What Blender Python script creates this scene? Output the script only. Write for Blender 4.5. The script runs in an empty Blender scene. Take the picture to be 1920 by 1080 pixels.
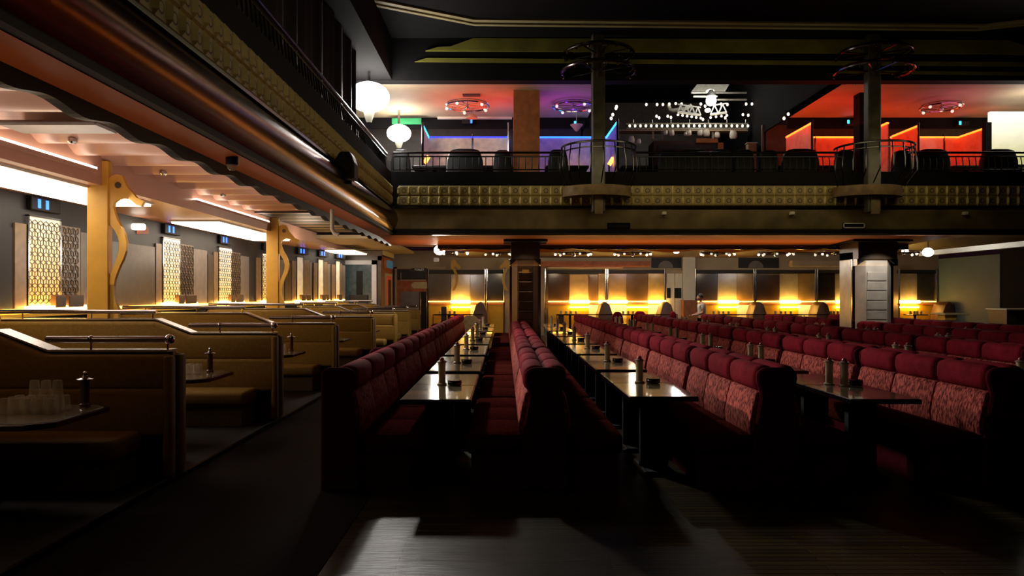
import bpy, bmesh, math, random
from math import sin, cos, pi, radians
from mathutils import Vector, Matrix
random.seed(7)
SC = bpy.context.scene
COL = SC.collection
F = 1400.0; VX, VY = 946.0, 552.0; EYE = 1.65

def W(px, d): return (px - VX) * d / F             # a picture column at a known depth, as a hall X
def H(py, d): return EYE + (VY - py) * d / F       # a picture row at a known depth, as a height

# ------------------------------------------------------------------ materials
def lin(c):
    return tuple(((v/255)/12.92 if v/255 <= .04045 else ((v/255+.055)/1.055)**2.4) for v in c)
MATS = {}
def mat(name, rgb, rough=.5, metal=0.0, emit=None, es=0.0, var=.25, vs=6.0, bump=0.0, bs=40.0, stretch=(1,1,1), trans=0.0, spec=.5, coat=0.0):
    m = bpy.data.materials.new(name); m.use_nodes = True
    nt = m.node_tree; b = nt.nodes['Principled BSDF']
    c = lin(rgb)
    tc = nt.nodes.new('ShaderNodeTexCoord'); mp = nt.nodes.new('ShaderNodeMapping')
    mp.inputs['Scale'].default_value = stretch
    nt.links.new(tc.outputs['Object'], mp.inputs[0])
    n = nt.nodes.new('ShaderNodeTexNoise'); n.inputs['Scale'].default_value = vs; n.inputs['Detail'].default_value = 3
    nt.links.new(mp.outputs[0], n.inputs['Vector'])
    r = nt.nodes.new('ShaderNodeValToRGB')
    r.color_ramp.elements[0].position = .3; r.color_ramp.elements[1].position = .7
    r.color_ramp.elements[0].color = tuple(v*(1-var) for v in c)+(1,)
    r.color_ramp.elements[1].color = tuple(min(1, v*(1+var)) for v in c)+(1,)
    nt.links.new(n.outputs[0], r.inputs[0]); nt.links.new(r.outputs[0], b.inputs['Base Color'])
    b.inputs['Roughness'].default_value = rough; b.inputs['Metallic'].default_value = metal
    b.inputs['Specular IOR Level'].default_value = spec
    b.inputs['Transmission Weight'].default_value = trans
    b.inputs['Coat Weight'].default_value = coat
    if emit:
        b.inputs['Emission Color'].default_value = lin(emit)+(1,)
        b.inputs['Emission Strength'].default_value = es
    if bump:
        n2 = nt.nodes.new('ShaderNodeTexNoise'); n2.inputs['Scale'].default_value = bs
        nt.links.new(mp.outputs[0], n2.inputs['Vector'])
        bp = nt.nodes.new('ShaderNodeBump'); bp.inputs['Strength'].default_value = bump; bp.inputs['Distance'].default_value = .02
        nt.links.new(n2.outputs[0], bp.inputs['Height']); nt.links.new(bp.outputs[0], b.inputs['Normal'])
    MATS[name] = m
    return m

def ramp_emit(name, z0, z1, c0, s0, c1, s1):
    """emission blended up the height, the fall of light painted into the colour"""
    m = mat(name, (200,190,160), .6)
    nt = m.node_tree; b = nt.nodes['Principled BSDF']
    tc = nt.nodes.new('ShaderNodeTexCoord'); sp = nt.nodes.new('ShaderNodeSeparateXYZ'); mr = nt.nodes.new('ShaderNodeMapRange')
    nt.links.new(tc.outputs['Object'], sp.inputs[0]); nt.links.new(sp.outputs[2], mr.inputs[0])
    mr.inputs[1].default_value = z0; mr.inputs[2].default_value = z1
    cr = nt.nodes.new('ShaderNodeValToRGB')
    cr.color_ramp.elements[0].color = tuple(v*s0 for v in lin(c0))+(1,); cr.color_ramp.elements[1].color = tuple(v*s1 for v in lin(c1))+(1,)
    nt.links.new(mr.outputs[0], cr.inputs[0]); nt.links.new(cr.outputs[0], b.inputs['Emission Color'])
    b.inputs['Emission Strength'].default_value = 1.0
    return m

# ------------------------------------------------------------------ mesh builder
class MB:
    def __init__(s): s.v = []; s.f = []
    def add(s, vs, fs):
        k = len(s.v); s.v += [tuple(p) for p in vs]; s.f += [tuple(i+k for i in f) for f in fs]; return s
    def box(s, x0, x1, y0, y1, z0, z1):
        x0,x1 = sorted((x0,x1)); y0,y1 = sorted((y0,y1)); z0,z1 = sorted((z0,z1))
        return s.add([(x0,y0,z0),(x1,y0,z0),(x1,y1,z0),(x0,y1,z0),(x0,y0,z1),(x1,y0,z1),(x1,y1,z1),(x0,y1,z1)],
              [(0,3,2,1),(4,5,6,7),(0,1,5,4),(1,2,6,5),(2,3,7,6),(3,0,4,7)])
    def bm(s, bm):
        bm.verts.index_update()
        return s.add([v.co for v in bm.verts], [[v.index for v in f.verts] for f in bm.faces])
    def rbox(s, x0, x1, y0, y1, z0, z1, r=.03, seg=2, puff=0.0):
        bm = bmesh.new(); bmesh.ops.create_cube(bm, size=1)
        for v in bm.verts:
            v.co = Vector((x0+(v.co.x+.5)*(x1-x0), y0+(v.co.y+.5)*(y1-y0), z0+(v.co.z+.5)*(z1-z0)))
        r = min(r, .49*min(abs(x1-x0), abs(y1-y0), abs(z1-z0)))
        bmesh.ops.bevel(bm, geom=bm.edges[:], offset=r, segments=seg, profile=.5, affect='EDGES')
        s.bm(bm); bm.free(); return s
    def cyl(s, p0, p1, r0, r1=None, n=10, cap=True):
        r1 = r0 if r1 is None else r1
        p0 = Vector(p0); p1 = Vector(p1); t = (p1-p0).normalized()
        a = t.orthogonal().normalized(); b = t.cross(a)
        vs = []
        for p, r in ((p0,r0),(p1,r1)):
            for i in range(n):
                q = 2*pi*i/n; vs.append(p+a*r*cos(q)+b*r*sin(q))
        fs = [(i,(i+1)%n,n+(i+1)%n,n+i) for i in range(n)]
        if cap: fs += [tuple(range(n-1,-1,-1)), tuple(range(n,2*n))]
        return s.add(vs, fs)
    def tube(s, pts, r, n=8, closed=False):
        pts = [Vector(p) for p in pts]; N = len(pts); vs = []; prev = None
        for i, p in enumerate(pts):
            if closed: t = pts[(i+1)%N]-pts[i-1]
            else: t = pts[min(i+1,N-1)]-pts[max(i-1,0)]
            t.normalize()
            a = (prev - t*prev.dot(t)).normalized() if prev is not None and (prev - t*prev.dot(t)).length > 1e-4 else t.orthogonal().normalized()
            prev = a; b = t.cross(a)
            rr = r[i] if isinstance(r, (list,tuple)) else r
            for k in range(n):
                q = 2*pi*k/n; vs.append(p+a*rr*cos(q)+b*rr*sin(q))
        fs = []
        for i in range(N if closed else N-1):
            j = (i+1)%N
            for k in range(n): fs.append((i*n+k, i*n+(k+1)%n, j*n+(k+1)%n, j*n+k))
        if not closed: fs += [tuple(range(n-1,-1,-1)), tuple((N-1)*n+k for k in range(n))]
        return s.add(vs, fs)
    def ring(s, c, R, r, n=40, m=6, a0=0, a1=2*pi):
        full = abs(a1-a0-2*pi) < 1e-6
        pts = [(c[0]+R*cos(a0+(a1-a0)*i/(n if full else n-1)), c[1]+R*sin(a0+(a1-a0)*i/(n if full else n-1)), c[2]) for i in range(n)]
        return s.tube(pts, r, m, closed=full)
    def lathe(s, c, prof, n=16):
        vs = []; fs = []
        for r, z in prof:
            for i in range(n):
                q = 2*pi*i/n; vs.append((c[0]+r*cos(q), c[1]+r*sin(q), c[2]+z))
        for j in range(len(prof)-1):
            for i in range(n): fs.append((j*n+i, j*n+(i+1)%n, (j+1)*n+(i+1)%n, (j+1)*n+i))
        fs += [tuple(range(n-1,-1,-1)), tuple((len(prof)-1)*n+i for i in range(n))]
        return s.add(vs, fs)
    def ball(s, c, r, n=12, sz=1.0):
        m = max(5, n//2)
        return s.lathe(c, [(max(1e-4, r*sin(pi*j/m)), -r*sz*cos(pi*j/m)) for j in range(m+1)], n)
    def prism(s, poly, axis, a0, a1, bevel=0.0, seg=2):
        """poly in the two axes other than `axis`, in order (y,z) for x, (x,z) for y, (x,y) for z"""
        def P(p, a): return {'x':(a,p[0],p[1]), 'y':(p[0],a,p[1]), 'z':(p[0],p[1],a)}[axis]
        n = len(poly)
        vs = [P(p,a0) for p in poly]+[P(p,a1) for p in poly]
        fs = [tuple(range(n)), tuple(range(2*n-1,n-1,-1))]+[(i,n+i,n+(i+1)%n,(i+1)%n) for i in range(n)]
        if not bevel: return s.add(vs, fs)
        bm = bmesh.new(); bv = [bm.verts.new(v) for v in vs]
        for f in fs: bm.faces.new([bv[i] for i in f])
        bmesh.ops.recalc_face_normals(bm, faces=bm.faces[:])
        bmesh.ops.bevel(bm, geom=bm.edges[:], offset=bevel, segments=seg, profile=.5, affect='EDGES', clamp_overlap=True)
        s.bm(bm); bm.free(); return s
    def quad(s, a, b, c, d): return s.add([a,b,c,d], [(0,1,2,3)])
    def obj(s, name, m, parent=None, smooth=False, loc=None):
        me = bpy.data.meshes.new(name); me.from_pydata(s.v, [], s.f)
        bm = bmesh.new(); bm.from_mesh(me); bmesh.ops.recalc_face_normals(bm, faces=bm.faces[:]); bm.to_mesh(me); bm.free()
        me.materials.append(MATS[m] if isinstance(m, str) else m)
        if smooth:
            for p in me.polygons: p.use_smooth = True
            try: me.set_sharp_from_angle(angle=radians(40))
            except Exception: pass
        o = bpy.data.objects.new(name, me); COL.objects.link(o)
        if parent is not None: o.parent = parent
        if loc is not None: o.location = loc
        return o

def tag(o, label, cat=None, group=None, kind=None):
    if label: o['label'] = label
    if cat: o['category'] = cat
    if group: o['group'] = group
    if kind: o['kind'] = kind
    return o
def thing(name, label, cat, loc=(0,0,0), rz=0, group=None):
    o = bpy.data.objects.new(name, None); COL.objects.link(o)
    o.empty_display_size = .1
    o.location = loc; o.rotation_euler = (0,0,rz)
    return tag(o, label, cat, group)
def dup(root, loc, label, rz=None):
    r = root.copy(); COL.objects.link(r); r.location = loc
    if rz is not None: r.rotation_euler = (0,0,rz)
    r['label'] = label
    for ch in list(root.children):
        c = ch.copy(); COL.objects.link(c); c.parent = r
        for g in list(ch.children):
            d = g.copy(); COL.objects.link(d); d.parent = c
    return r
def struct(name, mb, m, smooth=False, parent=None):
    o = mb.obj(name, m, parent, smooth)
    if parent is None: o['kind'] = 'structure'
    return o
ORD = ['first','second','third','fourth','fifth','sixth','seventh','eighth','ninth','tenth','eleventh','twelfth','thirteenth','fourteenth','fifteenth']

def lamp(name, loc, power, color=(1,1,1), radius=.1, kind='POINT', rot=None, size=None, size_y=None, spot=None, blend=.3):
    l = bpy.data.lights.new(name, kind); l.energy = power; l.color = color
    if kind == 'AREA':
        l.shape = 'RECTANGLE'; l.size = size; l.size_y = size_y or size
    else: l.shadow_soft_size = radius
    if kind == 'SPOT': l.spot_size = radians(spot); l.spot_blend = blend
    o = bpy.data.objects.new(name, l); COL.objects.link(o); o.location = loc
    if rot: o.rotation_euler = rot
    return o
def text(body, size, m, name, parent, loc, rot, extrude=.004, align='CENTER'):
    cu = bpy.data.curves.new(name, 'FONT'); cu.body = body; cu.size = size; cu.extrude = extrude
    cu.align_x = align; cu.align_y = 'CENTER'
    t = bpy.data.objects.new(name, cu); COL.objects.link(t)
    bpy.context.view_layer.update()
    dg = bpy.context.evaluated_depsgraph_get()
    me = bpy.data.meshes.new_from_object(t.evaluated_get(dg)); bpy.data.objects.remove(t); bpy.data.curves.remove(cu)
    me.materials.clear(); me.materials.append(MATS[m])
    o = bpy.data.objects.new(name, me); COL.objects.link(o); o.parent = parent; o.location = loc; o.rotation_euler = rot
    return o

# ------------------------------------------------------------------ palette
mat('floor_wood', (50,43,30), .36, var=.35, vs=3, bump=.12, bs=14, stretch=(.25,5,1), spec=.13)
mat('velvet', (112,23,35), .85, var=.22, vs=9, bump=.25, bs=60, spec=.03)
mat('velvet_dark', (74,14,24), .9, var=.2, vs=9, bump=.2, bs=60, spec=.02)
mat('seat_cloth', (72,28,24), .85, var=.35, vs=30, bump=.5, bs=60, spec=.0)
mat('black', (9,8,9), .6, var=.2, spec=.3)
mat('dark_gloss', (24,18,18), .15, var=.2)
mat('table_top', (112,100,78), .13, var=.18, vs=4, stretch=(1,5,1), coat=.5)
mat('table_edge', (40,26,24), .3)
mat('steel', (60,60,62), .25, metal=1, var=.1)
mat('chrome', (190,188,190), .12, metal=1, var=.05)
mat('dark_chrome', (120,110,108), .2, metal=1, var=.1)
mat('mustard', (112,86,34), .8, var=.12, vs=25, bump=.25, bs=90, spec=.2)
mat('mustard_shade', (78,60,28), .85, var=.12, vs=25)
mat('laminate', (70,42,30), .22, var=.2, vs=4)
mat('cap_board', (130,112,100), .25, var=.15)
mat('canister', (176,160,128), .4, var=.08)
mat('canister_cap', (150,120,110), .35)
mat('red_knob', (150,60,55), .3)
mat('ashtray', (16,14,16), .12)
mat('brown_bottle', (70,40,26), .25)
m = mat('glass', (210,200,180), .06, var=.02, spec=1.0); m.node_tree.nodes['Principled BSDF'].inputs['Alpha'].default_value = .34
mat('copper', (84,38,10), .24, metal=1.0, var=.5, vs=2.2, stretch=(1,.25,1), bump=.05, bs=3)
mat('olive_marble', (112,96,60), .45, var=.4, vs=2.5)
mat('olive_tile', (196,178,112), .5, var=.12)
mat('olive_plate', (138,120,66), .5, var=.15)
mat('mast_wood', (74,70,54), .5, var=.3)
mat('stem_tan', (120,102,72), .6)
mat('drum_brown', (112,88,54), .6, var=.3)
mat('olive_band', (128,122,50), .5, var=.3, vs=2)
mat('cream_trim', (190,176,128), .5, var=.08)
mat('soffit_orange', (190,104,48), .55, var=.12, vs=1.5)
mat('peach', (186,142,122), .38, var=.06, vs=1)
mat('ceiling_dark', (15,13,15), .9, spec=.2)
mat('plaster', (178,158,128), .7, var=.08, vs=2)
mat('plaster_white', (220,214,196), .7, var=.05, vs=2)
mat('wall_dark', (24,21,25), .55, var=.25, vs=3)
mat('wall_grey', (84,102,114), .6, var=.12, vs=1.2)
mat('bronze_panel', (120,96,70), .35, var=.2, vs=8)
mat('bronze_dark', (70,56,46), .3, var=.25, vs=8)
mat('grey_panel', (112,100,92), .4, var=.15)
mat('lattice_line', (150,120,70), .4)
mat('ochre_post', (214,164,62), .5, var=.06)
mat('speaker_black', (18,18,20), .6)
mat('shell_brown', (90,58,38), .5)
mat('sign_brown', (52,32,24), .5)
mat('sign_white', (220,215,205), .5, emit=(220,215,205), es=.12)
mat('orange_wall', (170,92,50), .6)
mat('cloth_tan', (120,96,62), .8)
mat('teal_glass', (70,86,90), .1)
mat('green_sign', (20,120,70), .5, emit=(20,120,70), es=.35)
mat('shirt', (190,180,170), .8); mat('skin', (170,120,95), .6); mat('hair', (20,15,14), .7); mat('trousers', (30,26,30), .8)
mat('led_yellow', (255,190,60), .5, emit=(255,186,70), es=10)
mat('led_yellow_hot', (255,200,90), .5, emit=(255,200,95), es=26)
mat('aisle_dark', (24,13,13), .95, var=.3, vs=12, bump=.3, bs=120, spec=.05)
mat('led_yellow_dim', (255,180,50), .5, emit=(255,170,50), es=2.4)
mat('led_blue', (40,90,255), .5, emit=(30,80,255), es=6)
mat('led_cyan', (40,190,255), .5, emit=(40,190,255), es=5)
mat('led_bluedim', (50,60,220), .5, emit=(50,60,255), es=1.6)
mat('led_red', (255,80,20), .5, emit=(255,86,22), es=7)
mat('led_orange', (255,140,50), .5, emit=(255,150,60), es=5)
mat('lamp_white', (255,255,255), .5, emit=(255,250,240), es=26)
mat('lamp_soft', (255,255,255), .5, emit=(255,240,218), es=6)
mat('bulb', (255,240,220), .5, emit=(255,236,205), es=3.2)
mat('bulb_dim', (255,240,220), .5, emit=(240,236,215), es=.9)
mat('yellow_wall', (232,176,30), .55, var=.06)
mat('frosted', (205,205,212), .5, var=.05)
mat('truss', (190,190,180), .35, metal=.6)
mat('stage_wood', (150,86,44), .5)
mat('paper', (240,240,235), .6, emit=(240,240,235), es=.5)  # lit look put in as emission, the slip is no lamp
mat('flower_dark', (50,40,30), .7)

def streak_fabric(name, c_hi, c_lo):
    m = mat(name, c_hi, .75, bump=.6, bs=50, stretch=(1.2,1.2,.45), spec=.05)
    nt = m.node_tree; r = [n for n in nt.nodes if n.type == 'VALTORGB'][0]; n = [n for n in nt.nodes if n.type == 'TEX_NOISE'][0]
    n.inputs['Scale'].default_value = 42; n.inputs['Detail'].default_value = 4
    r.color_ramp.elements[0].position = .40; r.color_ramp.elements[1].position = .60
    r.color_ramp.elements[0].color = lin(c_lo)+(1,); r.color_ramp.elements[1].color = lin(c_hi)+(1,)
streak_fabric('streaked_cloth', (184,90,78), (88,28,30))

def plank_floor():
    m = MATS['floor_wood']; nt = m.node_tree; b = nt.nodes['Principled BSDF']
    tc = [n for n in nt.nodes if n.type == 'TEX_COORD'][0]
    mp = nt.nodes.new('ShaderNodeMapping'); nt.links.new(tc.outputs['Object'], mp.inputs[0])
    br = nt.nodes.new('ShaderNodeTexBrick'); br.inputs['Scale'].default_value = 1
    br.inputs['Brick Width'].default_value = 1.3; br.inputs['Row Height'].default_value = .07
    br.inputs['Mortar Size'].default_value = .006
    br.inputs['Color1'].default_value = lin((62,54,32))+(1,); br.inputs['Color2'].default_value = lin((40,34,21))+(1,); br.inputs['Mortar'].default_value = lin((22,18,14))+(1,)
    nt.links.new(mp.outputs[0], br.inputs['Vector']); nt.links.new(br.outputs['Color'], b.inputs['Base Color'])
    bp = [n for n in nt.nodes if n.type == 'BUMP'][0]; bp.inputs['Strength'].default_value = .6; bp.inputs['Distance'].default_value = .012
    mx = nt.nodes.new('ShaderNodeMix'); mx.data_type = 'FLOAT'; mx.inputs[0].default_value = .5
    n2 = [n for n in nt.nodes if n.type == 'TEX_NOISE'][1]
    inv = nt.nodes.new('ShaderNodeMath'); inv.operation = 'SUBTRACT'; inv.inputs[0].default_value = 1; nt.links.new(br.outputs['Fac'], inv.inputs[1])
    nt.links.new(inv.outputs[0], mx.inputs[2]); nt.links.new(n2.outputs[0], mx.inputs[3]); nt.links.new(mx.outputs[0], bp.inputs['Height'])
plank_floor()
mat('roundel_dark', (48,38,26), .6)
mat('drape_cloth', (40,36,44), .8)
# ================================================================== THE SETTING
YB = 29.6; YF = -3.0; BX = -2.4; BD = 15.9; LW = -6.9; RW = 17.2
struct('floor', MB().box(LW-.2, RW+.2, YF, YB+.3, -.1, 0), 'floor_wood')
struct('floor_aisle_dark', MB().box(-2.89, -1.1, YF, 23, 0, .004), 'aisle_dark')  # dark matte sheet added to darken the left aisle floor
struct('floor_platform', MB().box(LW, -2.92, YF, YB-5, 0, .035), 'black')
struct('trim_1', MB().box(-2.92, -2.89, YF, 23, 0, .045), 'steel')
struct('wall_left', MB().box(LW-.15, LW, YF, 20, 0, 3.1).add([(LW,20,0),(-5.6,26.2,0),(-5.6,26.2,3.1),(LW,20,3.1),(LW-.15,20,0),(-5.75,26.2,0),(-5.75,26.2,3.1),(LW-.15,20,3.1)], [(0,1,2,3),(7,6,5,4),(0,4,5,1),(3,2,6,7),(1,5,6,2),(0,3,7,4)]), 'wall_dark')
struct('wall_right', MB().box(RW, RW+.15, YF, 25.9, 0, 7.3), 'ceiling_dark')
struct('wall_right_panel', MB().box(RW-.02, RW+.15, 25.9, YB, 0, 3.05), 'wall_grey')
SE = W(1700,17.9)
struct('trim_2', MB().box(13.1, 13.25, 12, 23.6, 2.86, 3.0), 'plaster_white')
# back wall of the ground floor, with door hole left to the door object and two openings under the ceiling
def bx(px): return W(px, YB)
def bz(py): return H(py, YB)
bw = MB().box(LW-.2, RW+.15, YB+.25, YB+.4, 0, 3.4)
struct('wall_back', bw, 'plaster')
struct('trim_3', MB().box(bx(1280), bx(1303), YB-.05, YB+.25, 0, bz(470)), 'plaster_white')
struct('trim_4', MB().box(bx(1010), bx(1215), YB-.5, YB+.2, bz(500), bz(491)), 'orange_wall')
struct('trim_5', MB().box(bx(1480), bx(1600), YB-.3, YB+.2, bz(500), bz(489)), 'plaster')
struct('trim_6', MB().box(bx(1026), bx(1166), YB-.22, YB+.2, bz(504), bz(501)), 'cream_trim')
for n, (a, b) in enumerate(((1224, 1288), (1388, 1464))):
    w = MB().box(bx(a), bx(b), YB+.2, YB+.26, bz(502), bz(483))
    o = struct('window_%d' % (n+1), w, 'wall_dark')
    c = (a+b)/2-6; ar = [(bx(c-14), bz(501.5))]+[(bx(c+14*cos(pi-pi*i/10)), bz(501.5-13*sin(pi*i/10))) for i in range(11)]
    MB().prism(ar, 'y', YB+.17, YB+.2).obj('arch_panel', 'grey_panel', o)
struct('ceiling_under_balcony', MB().box(BX+.6, SE, 17.9, YB+.3, 3.12, 3.2).box(SE, RW, BD+.1, YB+.3, 3.3, 3.36), 'shell_brown')

# ---------------------------------------------------------------- left bay ceiling
def corrugated(x0, x1, y0, y1, z, per=.75, amp=.075, step=.0625):
    vs = []; fs = []; n = int((y1-y0)/step)
    for i in range(n+1):
        y = y0+i*(y1-y0)/n; zz = z+amp*cos(2*pi*y/per)
        vs += [(x0,y,zz),(x1,y,zz)]
    for i in range(n): fs.append((2*i,2*i+1,2*i+3,2*i+2))
    return vs, fs
cm = MB(); cm.add(*corrugated(-5.36, BX-.2, 2, 27.8, 3.47)); struct('ceiling_left_bay', cm, 'peach', smooth=True)
struct('ceiling_left_bay_side', MB().box(LW, -5.42, 2, YB, 3.1, 3.2), 'peach')
struct('trim_7', MB().box(-5.42, -5.36, 2, YB, 3.1, 3.62), 'peach')

# ---------------------------------------------------------------- balcony, left arm and back arm
def loft(prof, path):
    """profile points (o, z) swept along path stations given as functions of o"""
    vs = []; fs = []; n = len(prof)
    for st in path:
        for o, z in prof: vs.append(st(o, z))
    for j in range(len(path)-1):
        for i in range(n-1): fs.append((j*n+i, j*n+i+1, (j+1)*n+i+1, (j+1)*n+i))
    return MB().add(vs, fs)
def E(r): return EYE+r
left = [lambda o,z,y=y: (BX+o, y if y < BD-1 else BD-o, z) for y in (-2.5, 2, 6, 10, BD)]
back = [lambda o,z,x=x: ((BX+o) if x < BX+.5 else x, BD-o, z) for x in (BX, 3, 8, RW)]
copper = [(-.06,E(1.30)), (.05,E(1.36)), (.12,E(1.46)), (.15,E(1.58)), (.13,E(1.70)), (.06,E(1.79)), (0,E(1.83))]
o = struct('trim_8', loft(copper, left), 'copper', smooth=True)
flat = [(-.02,E(1.37)), (0,E(1.40)), (0,E(1.835))]
struct('trim_9', loft(flat, back), 'olive_marble')
edge = [(-.10,E(1.27)), (.03,E(1.29)), (.03,E(1.37)), (-.06,E(1.38))]
struct('trim_10', loft(edge, left), 'black'); struct('trim_11', loft(edge, back), 'black')
ledge = [(-.1,E(1.82)), (.05,E(1.835)), (.05,E(1.87)), (-.04,E(1.88))]
struct('trim_12', loft(ledge, left), 'dark_gloss'); struct('trim_13', loft(ledge, back), 'dark_gloss')
para = [(-.03,E(1.87)), (-.03,E(2.62)), (-.25,E(2.62)), (-.25,E(1.87))]
struct('wall_balcony_left', loft(para, left), 'ceiling_dark'); struct('wall_balcony_back', loft(para, back), 'ceiling_dark')
# soffits: a narrow orange band and a wavy dark valance on the left; a deep orange band at the back
struct('ceiling_soffit_left', MB().quad((BX-.03,-2.5,E(1.275)),(BX-.03,BD+2,E(1.275)),(BX-.30,BD+2,E(1.25)),(BX-.30,-2.5,E(1.25))), 'soffit_orange')
struct('ceiling_soffit_back', MB().quad((BX-.3,BD+.04,E(1.26)),(SE,BD+.04,E(1.26)),(SE,17.9,E(1.18)),(BX-.3,17.9,E(1.18))), 'soffit_orange')
def wavy(p0, p1, ztop, zlow, amp, per, thick):
    p0 = Vector(p0); p1 = Vector(p1); L = (p1-p0).length; n = int(L/(per/10)); nrm = Vector((-(p1-p0).y, (p1-p0).x))/L*thick
    vs = []; fs = []
    for i in range(n+1):
        p = p0.lerp(p1, i/n); z = zlow+amp*sin(2*pi*L*i/n/per)
        vs += [(p.x,p.y,ztop),(p.x,p.y,z),(p.x+nrm.x,p.y+nrm.y,z),(p.x+nrm.x,p.y+nrm.y,ztop)]
    for i in range(n):
        a = 4*i; b = a+4
        for k in range(3): fs.append((a+k,a+k+1,b+k+1,b+k))
    return MB().add(vs, fs)
struct('trim_14', wavy((BX-.30,-2.5), (BX-.30,17.9), E(1.26), E(1.16), .022, .75, .08), 'black')
struct('trim_15', wavy((BX+.8,17.9), (SE,17.9), E(1.2), E(1.075), .012, .75, -.08), 'dark_gloss')
struct('trim_16', wavy((BX+.8,18.3), (SE,18.3), E(1.2), E(1.055), .03, 1.5, -.06), 'soffit_orange')

# relief of little spiked tiles along the balcony: each bay a ring in a square, with a six-sided spike between bays
def lattice(P, L, u0=0.0, per=.216, rows=2, v0=1.885, vh=.215):
    m = MB(); dark = MB(); plate = MB()
    def pt(u, v, n): return P(u, E(v), n)
    N = int(L/per)
    for r in range(rows):
        vb = v0+r*vh; vm = vb+vh/2; vt = vb+vh
        for i in range(N):
            u = u0+i*per
            # plate with bevelled border
            a = .022
            q = [pt(u+a,vb+a,.02),pt(u+per-a,vb+a,.02),pt(u+per-a,vt-a,.02),pt(u+a,vt-a,.02)]
            p = [pt(u,vb,0),pt(u+per,vb,0),pt(u+per,vt,0),pt(u,vt,0)]
            plate.add(p+q, [(4,5,6,7)]+[(k,(k+1)%4,4+(k+1)%4,4+k) for k in range(4)])
            c = u+per/2; k = 10
            ring = [pt(c+.052*cos(2*pi*j/k), vm+.052*sin(2*pi*j/k), .021) for j in range(k)]
            dark.add(ring, [tuple(range(k))])
            inn = [pt(c+.036*cos(2*pi*j/k), vm+.036*sin(2*pi*j/k), .023) for j in range(k)]
            plate.add(inn, [tuple(range(k))])
            # spike between bays
            w = .034
            hexa = [pt(u-w,vb+.05,.012), pt(u,vb+.002,.012), pt(u+w,vb+.05,.012), pt(u+w,vt-.05,.012), pt(u,vt-.002,.012), pt(u-w,vt-.05,.012)]
            apx = [pt(u,vb+.055,.06), pt(u,vt-.055,.06)]
            m.add(hexa+apx, [(0,1,6),(1,2,6),(2,3,7,6),(3,4,7),(4,5,7),(5,0,6,7)])
    return m, dark, plate
m, d, p = lattice(lambda u,z,n: (BX+n, u, z), BD+1.2, -1.2)
o = struct('trim_17', p, 'olive_plate'); d.obj('roundel', 'roundel_dark', o); m.obj('ridge', 'olive_tile', o)
m, d, p = lattice(lambda u,z,n: (u, BD-n, z), RW-BX-.2, BX+.15)
o = struct('trim_18', p, 'olive_plate'); d.obj('roundel', 'roundel_dark', o); m.obj('ridge', 'olive_tile', o)

# ---------------------------------------------------------------- upper room
struct('floor_balcony', MB().box(-6.9, RW, BD+.1, 26.5, 3.4, 3.6).box(-6.9, BX-.1, -2.5, BD+.1, 3.62, 3.75), 'black')
UC = E(4.57)
struct('ceiling_upper_left', MB().box(-5.2, 2.2, BD, 19.3, UC, UC+.15), 'plaster')
struct('ceiling_upper_right', MB().box(7.3, RW, BD, 19.3, UC, UC+.15), 'plaster')
struct('ceiling_stage', MB().box(2.2, 7.3, BD+.3, 26.6, 8.45, 8.6), 'ceiling_dark')
struct('wall_upper_back', MB().box(-5.2, 2.25, 21.0, 21.1, 3.6, UC+.2).box(7.25, RW, 21, 21.1, 3.6, UC+.2).box(2.2, 7.3, 26.5, 26.6, 3.6, 8.6), 'grey_panel')
struct('wall_upper_header', MB().box(-5.2, 2.2, 19.3, 19.36, UC-.28, UC+.2).box(7.3, RW, 19.3, 19.36, UC-.28, UC+.2), 'ceiling_dark')
struct('trim_19', MB().box(W(820,19.2), W(960,19.2), 19.2, 19.3, UC-.05, UC), 'plaster_white')
struct('wall_stage_side', MB().box(2.15, 2.2, BD+.3, 26.5, UC, 8.5).box(7.3, 7.35, BD+.3, 26.5, UC, 8.5).box(2.15,2.2,21,26.5,3.6,UC).box(7.3,7.35,21,26.5,3.6,UC), 'ceiling_dark')
struct('wall_upper_left', MB().box(-5.25, -5.2, -2.5, 21, 3.7, 7.2), 'ceiling_dark')
ZC = E(5.45)
# front of the upper storey and the main ceiling with its octagonal tray moulding
struct('wall_upper_front', MB().box(-5.2, RW, BD-.02, BD+.28, UC-.02, ZC+.1).box(BX-.28, BX, -2.5, BD, UC, ZC+.1), 'ceiling_dark')
struct('ceiling', MB().box(-5.25, RW+.15, YF, BD+.3, ZC, ZC+.2), 'ceiling_dark')
struct('ceiling_upper_left_arm', MB().box(-5.2, BX-.28, -2.5, BD, UC, UC+.1), 'ceiling_dark')
dm = MB(); n = 260
for seg in range(1):
    vs = []; fs = []
    for i in range(n+1):
        y = -2.5+i*(14.0+2.5)/n; xx = BX-.42+.05*sin(y*9)+.02*sin(y*23)
        vs += [(xx,y,3.75),(xx,y,UC)]
    for i in range(n): fs.append((2*i,2*i+1,2*i+3,2*i+2))
    dm.add(vs,fs); vs = []; fs = []
    for i in range(61):
        y = 14.0+i*5.3/60; xx = BX-.42+.05*sin(y*9)+.02*sin(y*23)
        vs += [(xx,y,3.75),(xx,y,4.75+.2*(i/60))]
    for i in range(60): fs.append((2*i,2*i+1,2*i+3,2*i+2))
    dm.add(vs,fs)
drape = dm.obj('drape', 'drape_cloth', smooth=True); tag(drape, 'long dark pleated drape closing off the left balcony', 'curtain')
def Wp(px, py, z): d = F*(z-EYE)/(VY-py); return (W(px,d), d)
def band_on_wall(pts, dd): return [(W(a,BD), H(b,BD)) for a,b in pts]
struct('trim_20', MB().prism(band_on_wall([(798,97),(822,90),(845,89),(888,73.5),(1885,77),(1960,100),(1960,108),(1890,103)],0), 'y', BD-.07, BD-.02), 'olive_band')
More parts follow.
